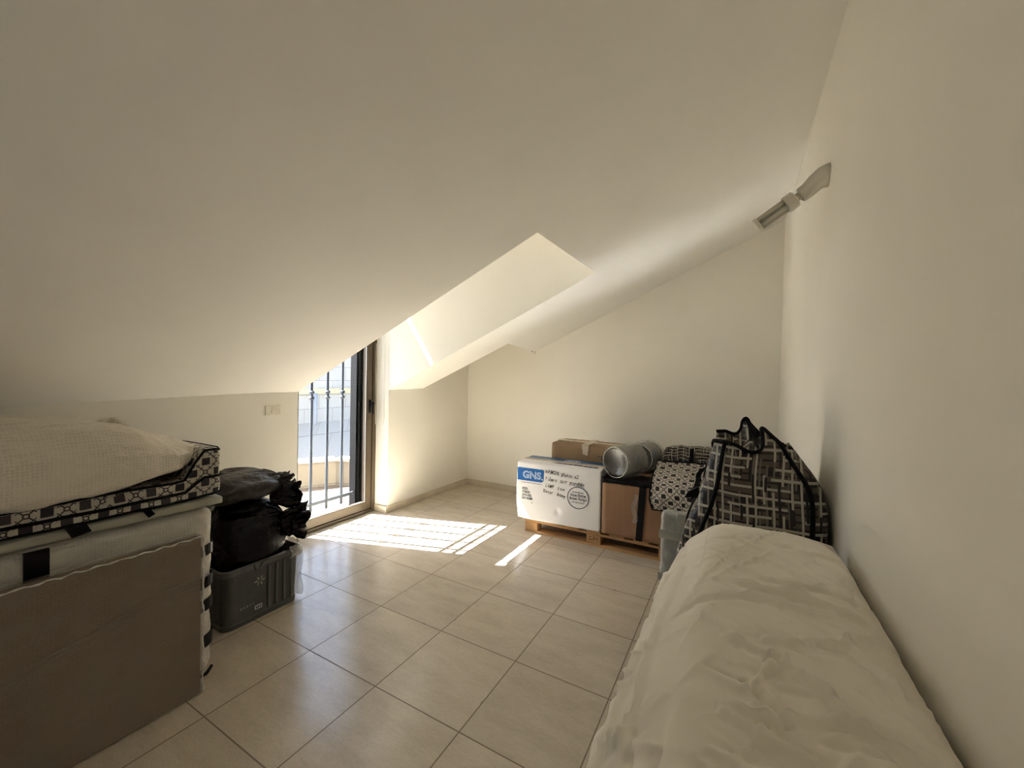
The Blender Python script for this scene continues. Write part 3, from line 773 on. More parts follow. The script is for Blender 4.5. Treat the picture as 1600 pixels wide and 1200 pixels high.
for i, (tx, sz, zz, mm) in enumerate((('Commitment', .023, .043, M_inkgrey), ('Aqua Engine', .034, .012, M_inkgrey), ('Better Pumps', .034, -.020, M_inkgrey), ('www.gns-pumps', .020, -.048, M_inksoft))):
    text_obj(tx, sz, (cx0, F_Y+.0004, cz0+zz), mm, WB, 'stamp_lettering', .0005, .0006 if i in (1, 2) else 0, 0, 0, 'CENTER', squash=.86)

# brown boxes
def carton(name, label, loc, dims, m, group='boxes at the back wall', rz=0, r=.006):
    t = thing(name, label, 'box', loc, rz, group); w_, d_, h_ = dims
    mb = MB(); mb.cube_grid((20, 14, 16), lambda p: rbox((w_/2, d_/2, h_/2), (w_/2, d_/2, h_/2), r)(p) + Vector((0, -.006*(1-p.x*p.x)*(1-p.z*p.z)*(1 if p.y < 0 else -1), .004*(1-p.x*p.x)*(p.z > .9))), (w_/2, d_/2, h_/2))
    mb.build('box_body', m, t, smooth=True); return t
bb = carton('cardboard_box', 'plain brown box with a black vertical strap on the pallet beside the white box', (.968, 2.135, .1445), (.80, .345, .452), M_card)
mb = MB()
def strap(p0, p1, t=.004): mb.box(p0, p1)
mb.prism([(.300, -.012, .0), (.352, -.012, .0), (.378, -.012, .455), (.322, -.012, .455)], (0, .003, 0)); mb.prism([(.322, -.010, .4535), (.378, -.010, .4535), (.40, .30, .4575), (.34, .30, .4575)], (0, 0, .003))
mb.build('black_strap', M_blacktape, bb)
mb = MB(); mb.grid(6, 30, lambda u, v: (.265 + u*.04 + .012*math.sin(v*9), -.010 - .004*abs(math.sin(v*23+u*3)), .15 + v*.24)); mb.build('loose_tape', M_film, bb, smooth=True)
bk = carton('cardboard_box', 'tan carton standing behind the white box with cream tape over its top', (.315, 2.495, .1445), (.715, .34, .700), M_card_tan, rz=.0, r=.02)
mb = MB(); mb.box((.335, -.0085, .66), (.405, -.004, .705)); mb.box((.335, -.0085, .7035), (.405, .345, .7085)); mb.prism([(.345, -.009, .612), (.395, -.009, .60), (.400, -.009, .665), (.340, -.009, .665)], (0, .003, 0)); mb.build('packing_tape', M_tape, bk)
mb = MB(); mb.box((.01, .150, .703), (.705, .215, .7075)); mb.build('seam_tape', M_tape, bk)
mb = MB()
rnd = random.Random(3)
for ln in range(2):
    x = .50 + ln*.03
    for k in range(9 - ln*2):
        mb.box((x, -.0088, .60 - ln*.03 + rnd.uniform(-.006, .006)), (x + rnd.uniform(.004, .012), -.006, .60 - ln*.03 + rnd.uniform(.006, .016))); x += .016
mb.build('marker_writing', M_ink, bk)
hid = carton('cardboard_box', 'brown box tucked behind the strapped brown box, under the rear jug', (1.045, 2.52, .1445), (.53, .44, .452), M_card)

# black cloth on the brown box
mb = MB()
def clothf(p):
    q = Vector((.215 + p.x*.215, .15 + p.y*.155, .013 + p.z*.012))
    k = fbm(q + Vector((3, 1, 0)), 14) ; q.z += max(0, p.z) * (.008*abs(k) + .001)
    q.x += .02*fbm(q, 8); q.y += .014*fbm(q + Vector((5, 5, 5)), 9)
    if p.x < -.9: q.z += .012*(p.z > 0)
    return q + Vector((.965, 2.142, .600))
mb.cube_grid((26, 20, 3), clothf); o = mb.build('black_cloth', M_black, smooth=True, origin=(1.18, 2.3, .600)); tag(o, 'crumpled black cloth on the strapped brown box beneath the front jug', 'cloth')

# water jugs wrapped in film
def jug(loc, direction, label, cap=True):
    t = thing('water_jug', label, 'jug', loc, 0, 'water jugs on the brown boxes')
    q = Vector(direction).normalized().to_track_quat('Z', 'Y').to_matrix().to_4x4()
    mb = MB(); prof = [(.03, .020), (.085, .016), (.112, .004), (.122, .004), (.133, .014), (.1355, .03)]
    for k in range(1, 5):
        z = .03 + k*.045; prof += [(.1355, z-.012), (.1320, z-.004), (.1355, z+.004)]
    prof += [(.1355, .235), (.125, .270), (.095, .300), (.055, .318), (.033, .326), (.030, .345)]
    mb.lathe(prof, 48, q); mb.build('bottle_body', M_jug, t, smooth=True)
    mb = MB(); mb.lathe([(.031, .332), (.033, .336), (.033, .358), (.028, .364)], 24, q); mb.build('cap', M_bluecap, t)
    mb = MB(); n1, n2 = 56, 30; rows = []
    for j in range(n2+1):
        v = j/n2; z = -.012 + v*.35
        rr = .1465 if v < .8 else .1465 - (v-.8)/.2*.09
        if j == 0: rr = .128
        if j == 1: rr = .143
        rows.append((rr, z))
    def wf(u, v):
        j = min(n2, int(round(v*n2))); rr, z = rows[j]; a = 2*PI*u
        p = Vector((math.cos(a), math.sin(a), z*6)); d = .007*fbm(p*1.6 + Vector(loc), 2.4) + .004*ridge(p + Vector((9, 2, 1)), 3.2)
        r2 = max(rr + d, .137 if v < .78 else 0)
        return q @ Vector((r2*math.cos(a), r2*math.sin(a), z))
    mb.grid(n1, n2, wf); mb.build('plastic_film', M_film, t, smooth=True)
    mb = MB(); mb.tube([q @ Vector(((.132+.004*fbm((math.cos(2*PI*k/40), math.sin(2*PI*k/40), 2), 1.5))*math.cos(2*PI*k/40), (.132+.004*fbm((math.cos(2*PI*k/40), math.sin(2*PI*k/40), 2), 1.5))*math.sin(2*PI*k/40), -.010)) for k in range(40)], .0045, 6, closed=True); mb.build('film_edge', M_liner, t, smooth=True)
    return t
jug((1.068, 2.19, .776), (.40, .92, -.01), 'film-wrapped clear water jug lying in front, its round base facing the room')
jug((1.175, 2.66, .750), (.22, .97, .0), 'second film-wrapped water jug, lying behind the front jug near the wall')

# octagon print storage bag on the brown box (front), maze print bag behind
T = thing('storage_bag', 'black and white octagon-print storage bag hanging over the front of the brown box', 'bag', (1.385, 2.06, .45))
def ob(p):
    x = 1.385 + (p.x+1)/2*.56; v = (p.z+1)/2; u = (p.y+1)/2
    y = 2.075 + u*.36
    ztop = .655 + u*.135; zbot = .45 if u < .12 else (.615 if u > .18 else .45 + (u-.12)/.06*.165)
    z = zbot + v*(ztop-zbot)
    if u == 0: y -= .03*math.sin(PI*v)
    x -= .02*(1-v)*(p.x < 0)*(-1 if u < .15 else 0) - .012*fbm((x, y, z), 9)*(1)
    z += (.012*fbm((x, y, z), 7) + .008*ridge((x, y, z), 11)) * (v > .5) * min(1, u*6+.2)
    y += .012*fbm((x+4, y, z), 10)
    return Vector((x, y, z))
mb = MB(); mb.cube_grid((44, 30, 16), ob, (.28, .19, .105)); mb.v = [v - Vector((1.385, 2.06, .45)) for v in mb.v]; mb.build('bag_body', M_oct, T, smooth=True)
def loc_(t, pts): o = t.location; return [Vector(p) - o for p in pts]
def obp(u, v, w_, lift=.004):
    p = ob(Vector((u, v, w_))); return p + Vector((0, -lift if v <= -1 else 0, lift if w_ >= 1 else 0))
mb = MB(); mb.tube(loc_(T, [obp(-1, -1, -1 + k*.25, .002) for k in range(9)]), .006, 8); mb.tube(loc_(T, [obp(-1, -1 + k*.2, 1, .003) for k in range(11)]), .006, 8); mb.tube(loc_(T, [obp(-1 + k*.1, -1, -1, .002) for k in range(21)]), .005, 8); mb.tube(loc_(T, [obp(-1 + k*.1, 1, 1, .003) for k in range(21)]), .006, 8); mb.build('piping', M_black, T, smooth=True)
mb = MB()
def strapf(u, v):
    # runs up the front face and back over the top
    px = .15 + u*.14
    if v < .45: return obp(px, -1, -1 + v/.45*2, .006) - T.location
    return obp(px + (v-.45)*.12, -1 + (v-.45)/.55*1.55, 1, .006) - T.location
mb.grid(3, 30, strapf); mb.build('black_handle', M_black, T, solid=.004)
mb = MB(); mb.grid(4, 16, lambda u, v: obp(.30 + v*.55, .45 + u*.16 - v*.30, 1, .008) - T.location + Vector((0, 0, .02*math.sin(PI*v)))); mb.build('black_handle', M_black, T, solid=.004)
T = thing('storage_bag', 'low maze-print storage bag lying against the back wall behind the octagon-print bag', 'bag', (1.38, 2.47, .60))
def mbf(p):
    x = 1.375 + (p.x+1)/2*.60; u = (p.y+1)/2; v = (p.z+1)/2
    y = 2.46 + u*.44; top = .915 - .05*u - .05*abs(p.x)**4
    z = .602 + v*(top-.602); r = min(1, (1-abs(p.x))*5) ; 
    z += v*(.016*fbm((x, y, z), 9) + .014*ridge((x, y, 1), 9)); y += .02*fbm((x, 3, z), 10)*(1-u); x += .018*fbm((y, 7, z), 12)*(1 if p.x < 0 else -.2)
    if p.x < 0: x += .05*(1-min(1, (1+p.x)*4))*v
    return Vector((x, y, z))
mb = MB(); mb.cube_grid((40, 24, 18), mbf, (.30, .22, .16)); mb.v = [v - T.location for v in mb.v]; mb.build('bag_body', M_maze_small, T, smooth=True)
mb = MB(); mb.grid(2, 14, lambda u, v: mbf(Vector((-.12 + u*.12, -1, -1 + v*2))) + Vector((0, -.006, 0)) - T.location); mb.build('black_strap', M_black, T, solid=.004)

# ============================================================ TALL PLAID BAG
T = thing('storage_bag', 'tall bulging maze-print storage bag with two peaked corners standing by the right wall', 'bag', (2.06, .9, 0))
def lerpt(tab, z):
    if z <= tab[0][0]: return tab[0][1]
    for (a, va), (b2, vb) in zip(tab, tab[1:]):
        if z <= b2: return va + (vb-va)*(z-a)/(b2-a)
    return tab[-1][1]
XLt = [(0, 1.80), (.45, 1.765), (.70, 1.775), (.85, 1.815), (.95, 1.855), (1.05, 1.88), (1.12, 1.893), (1.20, 1.912), (1.27, 1.928)]
XRt = [(0, 2.31), (.6, 2.333), (1.0, 2.333), (1.06, 2.322), (1.10, 2.30), (1.16, 2.255), (1.22, 2.215), (1.30, 2.15)]
YFt = [(0, .62), (.7, .60), (.9, .62), (1.1, .67), (1.3, .76)]
YBt = [(0, 1.16), (.8, 1.15), (1.0, 1.10), (1.2, 1.0), (1.3, .96)]
def tb(p):
    u = (p.x+1)/2; s_ = (p.y+1)/2
    # rim height differs between front and back edges: peaks and a sagging mouth
    front = 1.215 + .085*math.exp(-((u-.74)/.11)**2) + .012*math.exp(-((u-.1)/.2)**2) - .02*math.exp(-((u-.45)/.15)**2)
    back = 1.235 + .092*math.exp(-((u-.47)/.13)**2) + .02*math.exp(-((u-.05)/.12)**2) - .03*math.exp(-((u-.85)/.15)**2)
    top = front + (back-front)*s_ - .055*math.sin(PI*s_)
    z = (p.z+1)/2*top
    xl, xr = lerpt(XLt, z), lerpt(XRt, z); yf, yb = lerpt(YFt, z), lerpt(YBt, z)
    x = xl + (xr-xl)*u; y = yf + (yb-yf)*s_
    # rounded plan
    cx_, cy_ = (xl+xr)/2, (yf+yb)/2
    y += (.05*(abs(p.x)**3.5)) * (1 if s_ < .5 else -1) * (1-abs(s_-.5)*0) * abs(p.y)
    n = .016*fbm((x*1.2, y, z*.7), 4) + .006*ridge((x, y, z*.45), 6)
    if p.y <= -.999: y -= n*.9 + .02*math.cos(p.x*1.5)*max(0, 1-abs(z-.8)/.8)
    if p.x <= -.999: x -= .016*ridge((y*1.8, 2, z*.8), 9) ; x = x
    if p.x >= .999: x -= abs(n)
    x = min(x, 2.338)
    return Vector((x, y, z))
mb = MB(); mb.cube_grid((44, 34, 80), tb, (.28, .27, .64)); mb.reuv(.008); mb.v = [v - T.location for v in mb.v]; mb.build('bag_body', M_maze, T, smooth=True)
def tbp(px, py, pz, l=.004):
    p = tb(Vector((px, py, pz))); d = Vector((0, 0, 0))
    if py <= -1: d.y -= l
    if px <= -1: d.x -= l
    if pz >= 1: d.z += l
    return p + d - T.location
mb = MB(); mb.tube([tbp(-.80, -1, -1 + 2*k/40) for k in range(41)] , .009, 8); mb.build('piping', M_black, T, smooth=True)
mb = MB(); mb.tube([tbp(.78 - .06*(k/40), -1, -.2 + 1.2*k/40) for k in range(41)], .009, 8); mb.build('piping', M_black, T, smooth=True)
mb = MB(); mb.tube([tbp(-.80 + 1.6*k/40, -1, 1) for k in range(41)], .008, 8); mb.build('piping', M_black, T, smooth=True)
mb = MB(); mb.tube([tbp(-1 + 1.8*k/40, .98, 1, .004) for k in range(41)], .008, 8); mb.build('piping', M_black, T, smooth=True)
mb = MB(); mb.tube([tbp(-1, .4, -1 + 2*k/40) for k in range(41)], .008, 8); mb.build('piping', M_black, T, smooth=True)
mb = MB(); mb.tube([tbp(-.80 - .2*min(1, k/6) if k < 7 else -1, -1 + 2*max(0, k-6)/16, 1) for k in range(17)], .007, 8); mb.build('piping', M_black, T, smooth=True)
mb = MB(); mb.grid(4, 16, lambda u, v: tbp(.02 + u*.22 - v*.08, -.1 + v*1.05, 1, .010)); mb.build('black_strap', M_black, T, solid=.004)
mb = MB(); mb.grid(4, 10, lambda u, v: tbp(-.55 + u*.2 - v*.12, -.95 + v*.9, 1, .010)); mb.build('black_strap', M_black, T, solid=.004)
# small black handle flap poking out on the left
mb = MB(); mb.prism([(1.835, .80, .985), (1.845, .80, .935), (1.775, .80, .925), (1.79, .80, .955)], (0, .03, .0)); mb.v = [v - T.location for v in mb.v]; mb.build('side_tab', M_black, T)

# wrapped panel behind the bag
T = thing('wrapped_board', 'grey flat board in bubble wrap and tape standing between the pallet and sheet', 'panel', (1.60, 1.27, 0))
M_greycloth = simple('grey_padding', (.17, .18, .185), .7, 0, .18, 25, .4, .003, 60)
mb = MB(); mb.cube_grid((16, 4, 24), rbox((.26, .04, .335), (.245, .035, .33), .02)); mb.build('panel_body', M_greycloth, T, smooth=True)
mb = MB(); mb.cube_grid((40, 8, 54), rbox((.26, .04, .345), (.262, .052, .348), .03)); mb.build('bubble_wrap', M_wrap_grey, T, smooth=True, disp=lambda p, n: .006*fbm(p, 14) + .004*ridge(p, 20))
M_ptape = simple('milky_tape', (.42, .43, .38), .35, 0, .05, 20)
for z, h in ((.560, .052), (.295, .045)):
    mb = MB(); mb.box((-.010, -.0215, z-h/2), (.53, -.0175, z+h/2)); mb.build('packing_tape', M_ptape, T, bevel=.001)
mb = MB(); mb.box((.095, -.0235, .590), (.155, -.0195, .70)); mb.build('packing_tape', M_ptape, T, bevel=.001)

# ============================================================ SHEET-COVERED FURNITURE
FOLDS = [(2.116, 0.365, 1.993, 0.122, 1.0), (1.993, 0.122, 1.888, -0.175, 1.2), (2.088, 0.156, 1.966, -0.051, 0.6), (1.899, -0.219, 2.047, -0.153, 1.0), (2.047, -0.153, 2.196, -0.172, 0.8), (2.036, -0.084, 2.137, -0.098, 1), (2.137, -0.098, 2.255, -0.136, 1.1), (2.092, -0.032, 2.278, -0.021, 0.8), (2.278, -0.021, 2.31, -0.141, 1), (2.157, 0.249, 2.324, 0.211, 0.7), (2.137, -0.304, 2.21, -0.271, 1.0), (2.21, -0.271, 2.266, -0.204, 1), (2.073, -0.342, 2.135, -0.316, 0.8), (1.998, -0.376, 2.069, -0.407, 0.8), (2.069, -0.407, 2.092, -0.407, 0.8), (2.027, -0.527, 2.056, -0.46, 1.2), (2.056, -0.46, 2.086, -0.424, 1), (1.971, -0.502, 2.027, -0.527, -0.9), (2.027, -0.527, 2.066, -0.582, -1), (2.066, -0.582, 2.162, -0.538, 1), (2.162, -0.538, 2.224, -0.548, 1), (2.124, -0.445, 2.15, -0.469, 0.8), (2.15, -0.469, 2.179, -0.522, 0.7), (2.0, -0.594, 2.057, -0.594, 0.8), (1.938, -0.301, 1.998, -0.365, 0.6), (1.9, -0.412, 1.942, -0.27, 0.7), (2.124, -0.596, 2.174, -0.549, 0.8), (2.016, -0.682, 2.065, -0.595, 0.9), (2.047, -0.642, 2.106, -0.65, 0.7), (2.218, -0.277, 2.26, -0.365, 0.8), (2.26, -0.365, 2.289, -0.437, 0.7), (2.21, 0.141, 2.283, 0.067, 0.6), (1.992, -0.612, 2.032, -0.633, 0.6), (1.923, -0.531, 1.959, -0.472, 0.5), (2.215, -0.438, 2.259, -0.481, 0.6), (1.967, -0.089, 2.036, -0.084, 0.5)]
rnd = random.Random(11)
SIDE = []                                    # folds of the hanging left side, in (y, z)
for k in range(30):                          # long folds that run along the hanging side
    y0 = rnd.uniform(-1.3, .2); z0 = rnd.uniform(.15, .88); L_ = rnd.uniform(.25, .7)
    SIDE.append((y0, z0, y0 + L_, z0 + rnd.uniform(-.10, .03), rnd.uniform(.5, 1.2) * rnd.choice((1, 1, -.8))))
for k in range(60):                          # short cross wrinkles under the shoulder
    y0 = rnd.uniform(-1.1, .3); z0 = rnd.uniform(.45, .86)
    SIDE.append((y0, z0, y0 + rnd.uniform(-.06, .06), z0 + rnd.uniform(-.06, .06), rnd.uniform(.3, .7)))
for k in range(90):                          # small random creases on top
    x0 = rnd.uniform(1.9, 2.28); y0 = rnd.uniform(-.95, .35); a = rnd.gauss(.2, .6); L_ = rnd.uniform(.03, .12)
    FOLDS.append((x0, y0, x0 + L_*math.cos(a), y0 - L_*math.sin(a), rnd.uniform(.2, .5) * rnd.choice((1, -1))))
SXL = [(0, 1.575), (.10, 1.595), (.22, 1.622), (.39, 1.660), (.52, 1.697), (.60, 1.722), (.73, 1.768), (.81, 1.803), (.87, 1.85), (.905, 1.888), (.935, 1.93)]
SY0, SY1 = -2.0, .47
def sheet(p):
    v = (p.z+1)/2
    # superelliptic profile: u across, rounded shoulders
    u = p.x; t = (p.y+1)/2
    zt = .955 + .012*math.sin(t*7) - .02*max(0, (.25-t))
    edge = max(abs(u)**6 if u < 0 else abs(u)**9, ((t-.0))**40)
    if p.z >= .999: z = zt - .026*(abs(u)**9 if u < 0 else abs(u)**7) - .03*max(0, (t-.93)/.07)**2
    else: z = v*(zt-.022)
    xl = lerpt(SXL, z) if z < .93 else 1.925; xr = 2.330 if z < .86 else 2.330 - .05*((z-.86)/.095)**2
    if p.z >= .999: xl, xr = 1.905, 2.303
    x = xl + (xr-xl)*(u+1)/2
    yend = SY1 + .10*(1-v)**1.2
    y = SY0 + (yend-SY0)*t - (.05*abs(u)**4)*max(0, (t-.85)/.15)
    return Vector((x, y, z))
def seg_f(px, py, seg, w):
    x0, y0, x1, y1, a = seg; dx, dy = x1-x0, y1-y0; L2 = dx*dx+dy*dy+1e-9; L_ = math.sqrt(L2)
    t = ((px-x0)*dx+(py-y0)*dy)/L2
    if t < -.35 or t > 1.35: return 0
    tc = max(0, min(1, t)); over_ = (t-tc)*L_
    d = abs((px-x0)*dy-(py-y0)*dx)/L_
    if d > w*3.2: return 0
    return a*math.exp(-(d/w)**2)*math.exp(-(over_/(.03))**2)
def sheet_disp(p, n):
    h = .004*fbm(p, 4) + .002*noise.noise(p*22)
    top = max(0, n.z)
    if top > .25:
        for sgm in FOLDS: h += top*(.0125*seg_f(p.x, p.y, sgm, .0075) - .005*seg_f(p.x+.010, p.y+.016, sgm, .012))
        h += top*.0035*(1-abs(noise.noise(Vector((p.x*4 - p.y*1.5, p.y*8 + p.x*5, 2))))*2)**3 + top*.002*(1-abs(noise.noise(Vector((p.x*9 + 4, p.y*17 + p.x*8, 5))))*2)**3
    side_ = max(0, -n.x)
    if side_ > .2:
        for sgm in SIDE: h += side_*.020*seg_f(p.y, p.z, sgm, .010)
        h += side_*.012*math.sin(p.y*34 + 3*noise.noise(Vector((p.y*3, p.z*2, 1))))*max(0, .7-p.z)
    if n.x > .3: h = min(h, .004)
    return max(-.03, min(.055, h))
mb = MB(); mb.cube_grid((120, 520, 120), sheet)
for i, v in enumerate(mb.v):
    pass
o = mb.build('dust_sheet', M_sheet, smooth=True, disp=sheet_disp, origin=(2.0, -.7, 0)); tag(o, 'rumpled cream sheet draped over long waist-high furniture along the right wall', 'sheet')

# ============================================================ LEFT STACK
LX = -.28
T = thing('wrapped_box', 'large pale bubble-wrapped box with black tape patches under the left stack', 'box', (-.7, -1.1, 0))
TL = T.location.copy()
mb = MB(); mb.cube_grid((14, 24, 16), rbox((0.02, -.005, .41), (.385, .745, .40), .03)); mb.build('box_body', simple('pale_padding', (.42, .38, .31), .7), T, smooth=True)
mb = MB(); mb.cube_grid((40, 130, 80), rbox((.02, 0, .418), (.402, .762, .411), .045)); mb.build('bubble_wrap', M_wrap_white, T, smooth=True, disp=lambda p, n: .007*fbm(p, 8) + .0045*ridge(p, 13) - .003)
for y0, y1, z0, z1, nm in ((-.962, -.897, .712, .822, 0), (-.425, -.345, .592, .645, 1), (-.425, -.345, .432, .486, 1), (-.41, -.342, .318, .376, 1), (-.388, -.340, .135, .198, 1)):
    mb = MB()
    if nm == 0: mb.box((LX-.004, y0, z0), (LX+.010, y1, z1))
    else:
        xc, yc, rr_ = LX-.045, -.338-.045, .054
        path = [(LX+.009, y0)] + [(xc + rr_*math.cos(PI/2*k/6), yc + rr_*math.sin(PI/2*k/6)) for k in range(7)] + [(LX-.50, yc+rr_)]
        mb.grid(len(path)-1, 1, lambda u, v: (*path[int(round(u*(len(path)-1)))], (z0 if v < .5 else z1) + .010*min(1, u*3)))
    mb.v = [v - TL for v in mb.v]; mb.build('black_tape', M_blacktape, T, solid=.003 if nm else 0)
mb = MB(); mb.tube([Vector(p) - TL for p in ((-.50, -.322, .30), (-.46, -.30, .22), (-.42, -.305, .15), (-.38, -.325, .10))], .012, 8); mb.build('black_tape_tail', M_blacktape, T, smooth=True)
mb = MB(); mb.tube([Vector(p) - TL for p in ((-.262, -.40, .012), (-.262, -.375, .014), (-.278, -.345, .03))], .008, 8); mb.build('black_tape_tail', M_blacktape, T, smooth=True)
T = thing('wrapped_board', 'large brown board in clear bubble wrap leaning on the front of the left stack', 'panel', (-.18, -1.2, 0))
mb = MB(); mb.cube_grid((3, 20, 12), rbox((-.006, .02, .369), (.026, .735, .367), .006)); mb.build('panel_board', M_card_panel, T)
mb = MB(); mb.cube_grid((6, 150, 76), rbox((-.004, .02, .372), (.034, .742, .371), .012)); mb.build('bubble_wrap', M_wrap, T, smooth=True, disp=lambda p, n: .004*fbm(p, 9) + .0025*ridge(p, 15))
def strip_on_board(pts, w_, name):
    mb = MB(); P_ = [Vector((.0365, y + 1.2, z)) for y, z in pts]; n = len(P_)-1
    def fn(u, v):
        k = min(n-1, int(u*n)); q_ = P_[k].lerp(P_[k+1], u*n-k); return q_ + Vector((.002*math.sin(u*40), 0, (v-.5)*w_*(1+.5*math.sin(u*17))))
    mb.grid(40, 2, fn); return mb.build(name, M_fold, T, smooth=True)
strip_on_board([(-.46, .56), (-.62, .545), (-.95, .44), (-1.4, .35)], .010, 'wrap_fold')
strip_on_board([(-.46, .52), (-.70, .50), (-1.0, .46)], .006, 'wrap_fold')
mb = MB(); mb.tube([Vector((.028 + .003*math.sin(k*2.1), .761 + .003*math.sin(k*1.3), .01 + k*.0182)) for k in range(41)], [.004 + .0018*math.sin(k*2.9) for k in range(41)], 6); mb.build('wrap_edge', M_liner, T, smooth=True)
mb = MB(); mb.tube([Vector((.030 + .003*math.sin(k*2.1), .755 - k*.018, .741 + .0035*math.sin(k*1.7))) for k in range(80)], [.0035 + .0015*math.sin(k*2.3) for k in range(80)], 6); mb.build('wrap_edge', M_liner, T, smooth=True)
# broad flat lid between
T = thing('flat_lid', 'greenish-grey flat plastic slab between the wrapped box and the octagon-print bag', 'slab', (-.69, -1.1, .826))
mb = MB(); mb.cube_grid((10, 20, 3), rbox((.005, 0, .036), (.430, .79, .020), .010)); mb.build('slab_body', simple('greenish_plastic', (.33, .33, .27), .45), T, smooth=True)
T = thing('storage_bag', 'large flat octagon-print storage bag on the left stack under the wrapped bundle', 'bag', (-.69, -1.1, .884)); TL = T.location.copy()
def lb(p):
    q = rbox((.0, 0, .115), (.425, .79, .115), .03)(p)
    q += Vector((.02*fbm(q + Vector((3, 3, 3)), 4), .006*fbm(q, 6), 0))
    t = max(0, min(1, (q.y - .62)/.09)); ht = .105 + (.235-.105)*t*t*(3-2*t)
    q.z = max(.003, q.z/.23*ht)
    if p.z > .9: q.z += .010*(p.x+1)/2*t
    return q
mb = MB(); mb.cube_grid((34, 90, 12), lb, (.425, .79, .115)); mb.reuv(); mb.build('bag_body', M_oct2, T, smooth=True)
mb = MB(); mb.tube([lb(Vector((1, -1 + k*.05, -.12))) + Vector((.004, 0, 0)) for k in range(40)] + [lb(Vector((1, 1, -.12))) + Vector((0, .004, 0))] + [lb(Vector((1 - k*.1, 1, -.12))) + Vector((0, .004, 0)) for k in range(1, 20)], .007, 8); mb.build('zip_seam', M_black, T, smooth=True)
mb = MB(); mb.tube([lb(Vector((1, -1 + k*.05, -1))) + Vector((.004, 0, .006)) for k in range(41)] + [lb(Vector((1 - k*.1, 1, -1))) + Vector((0, .004, .006)) for k in range(1, 20)], .006, 8); mb.build('piping', M_black, T, smooth=True)
mb = MB(); mb.tube([lb(Vector((1, -1 + k*.05, 1))) + Vector((.002, 0, .0)) for k in range(41)] + [lb(Vector((1 - k*.1, 1, 1))) + Vector((0, .002, .002)) for k in range(1, 20)], .006, 8); mb.build('piping', M_black, T, smooth=True)
for yy, wy, zz in ((-.835, .03, -.035), (-.617, .014, -.024)):
    mb = MB(); mb.prism([(.438, yy+1.1-wy, .010), (.438, yy+1.1+wy, .010), (.444, yy+1.1+wy+.015, zz+.01), (.444, yy+1.1-wy+.02, zz)], (.006, 0, 0)); mb.build('black_handle', M_black, T)
# soft wrapped bundle on top
T = thing('wrapped_bundle', 'soft bundle in cloudy bubble wrap slumped on top of the left stack', 'bundle', (-.68, -1.15, 1.12)); TL = T.location.copy()
def bun(off):
    def fn(p):
        q = Vector((p.x, p.y, p.z)); l = (abs(q.x)**5 + abs(q.y)**5 + abs(q.z)**2.6)**(1/4.2); l = max(l, max(abs(q.x), abs(q.y), abs(q.z))); q = q/l
        x = -.665 + q.x*(.445+off); y = -1.12 + q.y*(.775+off); z = 1.115 + q.z*(.125+off)
        # front edge slumps over the bag, narrowing at the near corner by the switch
        tt = max(0, min(1, (y+.80)/.42)); z = 1.115 + (z-1.115)*(1-.60*tt*tt*(3-2*tt))
        z += .035*max(0, 1-((y+.95)/.5)**2)*(q.z > 0) - .055*max(0, q.x)**4*(1 if q.z < .2 else .4)
        z += .03*max(0, -q.y)*(q.z > 0)
        z += .018*fbm((x, y*.6, z), 4)
        return Vector((x, y, max(z, (.995 + .128*max(0, min(1, (y+.48)/.09))) if x < -.262 else .975 + .09*max(0, min(1, (y+.50)/.12)))))
    return fn
mb = MB(); f1 = bun(-.02); mb.cube_grid((24, 44, 10), lambda p: f1(p) - TL); mb.build('bundle_body', simple('pinkish_padding', (.45, .385, .31), .75), T, smooth=True)
mb = MB(); f2 = bun(0.0); mb.cube_grid((56, 110, 26), lambda p: f2(p) - TL); mb.build('bubble_wrap', M_wrap_thick, T, smooth=True, disp=lambda p, n: .008*fbm((p.x*1.5, p.y*.7, p.z*2), 9) + .006*ridge((p.x*1.6, p.y*.6, p.z), 10))
mb = MB()
def ear(u, v):
    c = Vector((-.50, -.70, 1.185)); w_ = .10*(1-v)**.7 + .012
    return c + Vector(((u-.5)*w_*.6, (u-.5)*w_*2.0 + v*.04, v*.10 + .016*math.sin(u*9)*(1-v))) + Vector((.012*math.sin(u*12+v*5), 0, 0)) - TL
mb.grid(16, 12, ear); mb.build('wrap_end', M_wrap_thick, T, smooth=True, solid=.006)

# ============================================================ TUB WITH BIN BAGS
TX0, TX1, TY0, TY1 = -1.02, -.525, -.175, .278
T = thing('storage_tub', 'smoky grey plastic storage tub on the floor below the black bin bags', 'tub', ((TX0+TX1)/2, (TY0+TY1)/2, 0)); TL = T.location.copy()
hx, hy = (TX1-TX0)/2, (TY1-TY0)/2
def tubring(s_, z, r=.045, n=9, inx=0):
    pts = []
    for cx_, cy_, a0 in ((1, 1, 0), (-1, 1, 90), (-1, -1, 180), (1, -1, 270)):
        for k in range(n):
            a = math.radians(a0 + 90*k/(n-1)); pts.append(Vector((cx_*(hx*s_-r-inx) + r*math.cos(a), cy_*(hy*s_-r-inx) + r*math.sin(a), z)))
    return pts
def rings(mb, lst, cap0=True, cap1=False):
    base = len(mb.v); n = len(lst[0])
    for rg in lst: mb.v += rg
    for i in range(len(lst)-1):
        for k in range(n): mb.f.append([base+i*n+k, base+i*n+(k+1) % n, base+(i+1)*n+(k+1) % n, base+(i+1)*n+k]); mb.uv.append(None)
    if cap0: mb.f.append([base+k for k in range(n)][::-1]); mb.uv.append(None)
    if cap1: mb.f.append([base+(len(lst)-1)*n+k for k in range(n)]); mb.uv.append(None)
mb = MB(); rings(mb, [tubring(.96, .0, inx=.01), tubring(.975, .006), tubring(.985, .03), tubring(.965, .034), tubring(1.0, .31), tubring(1.02, .312), tubring(1.02, .332)]); mb.build('tub_body', M_tub, T, smooth=False, solid=.004)
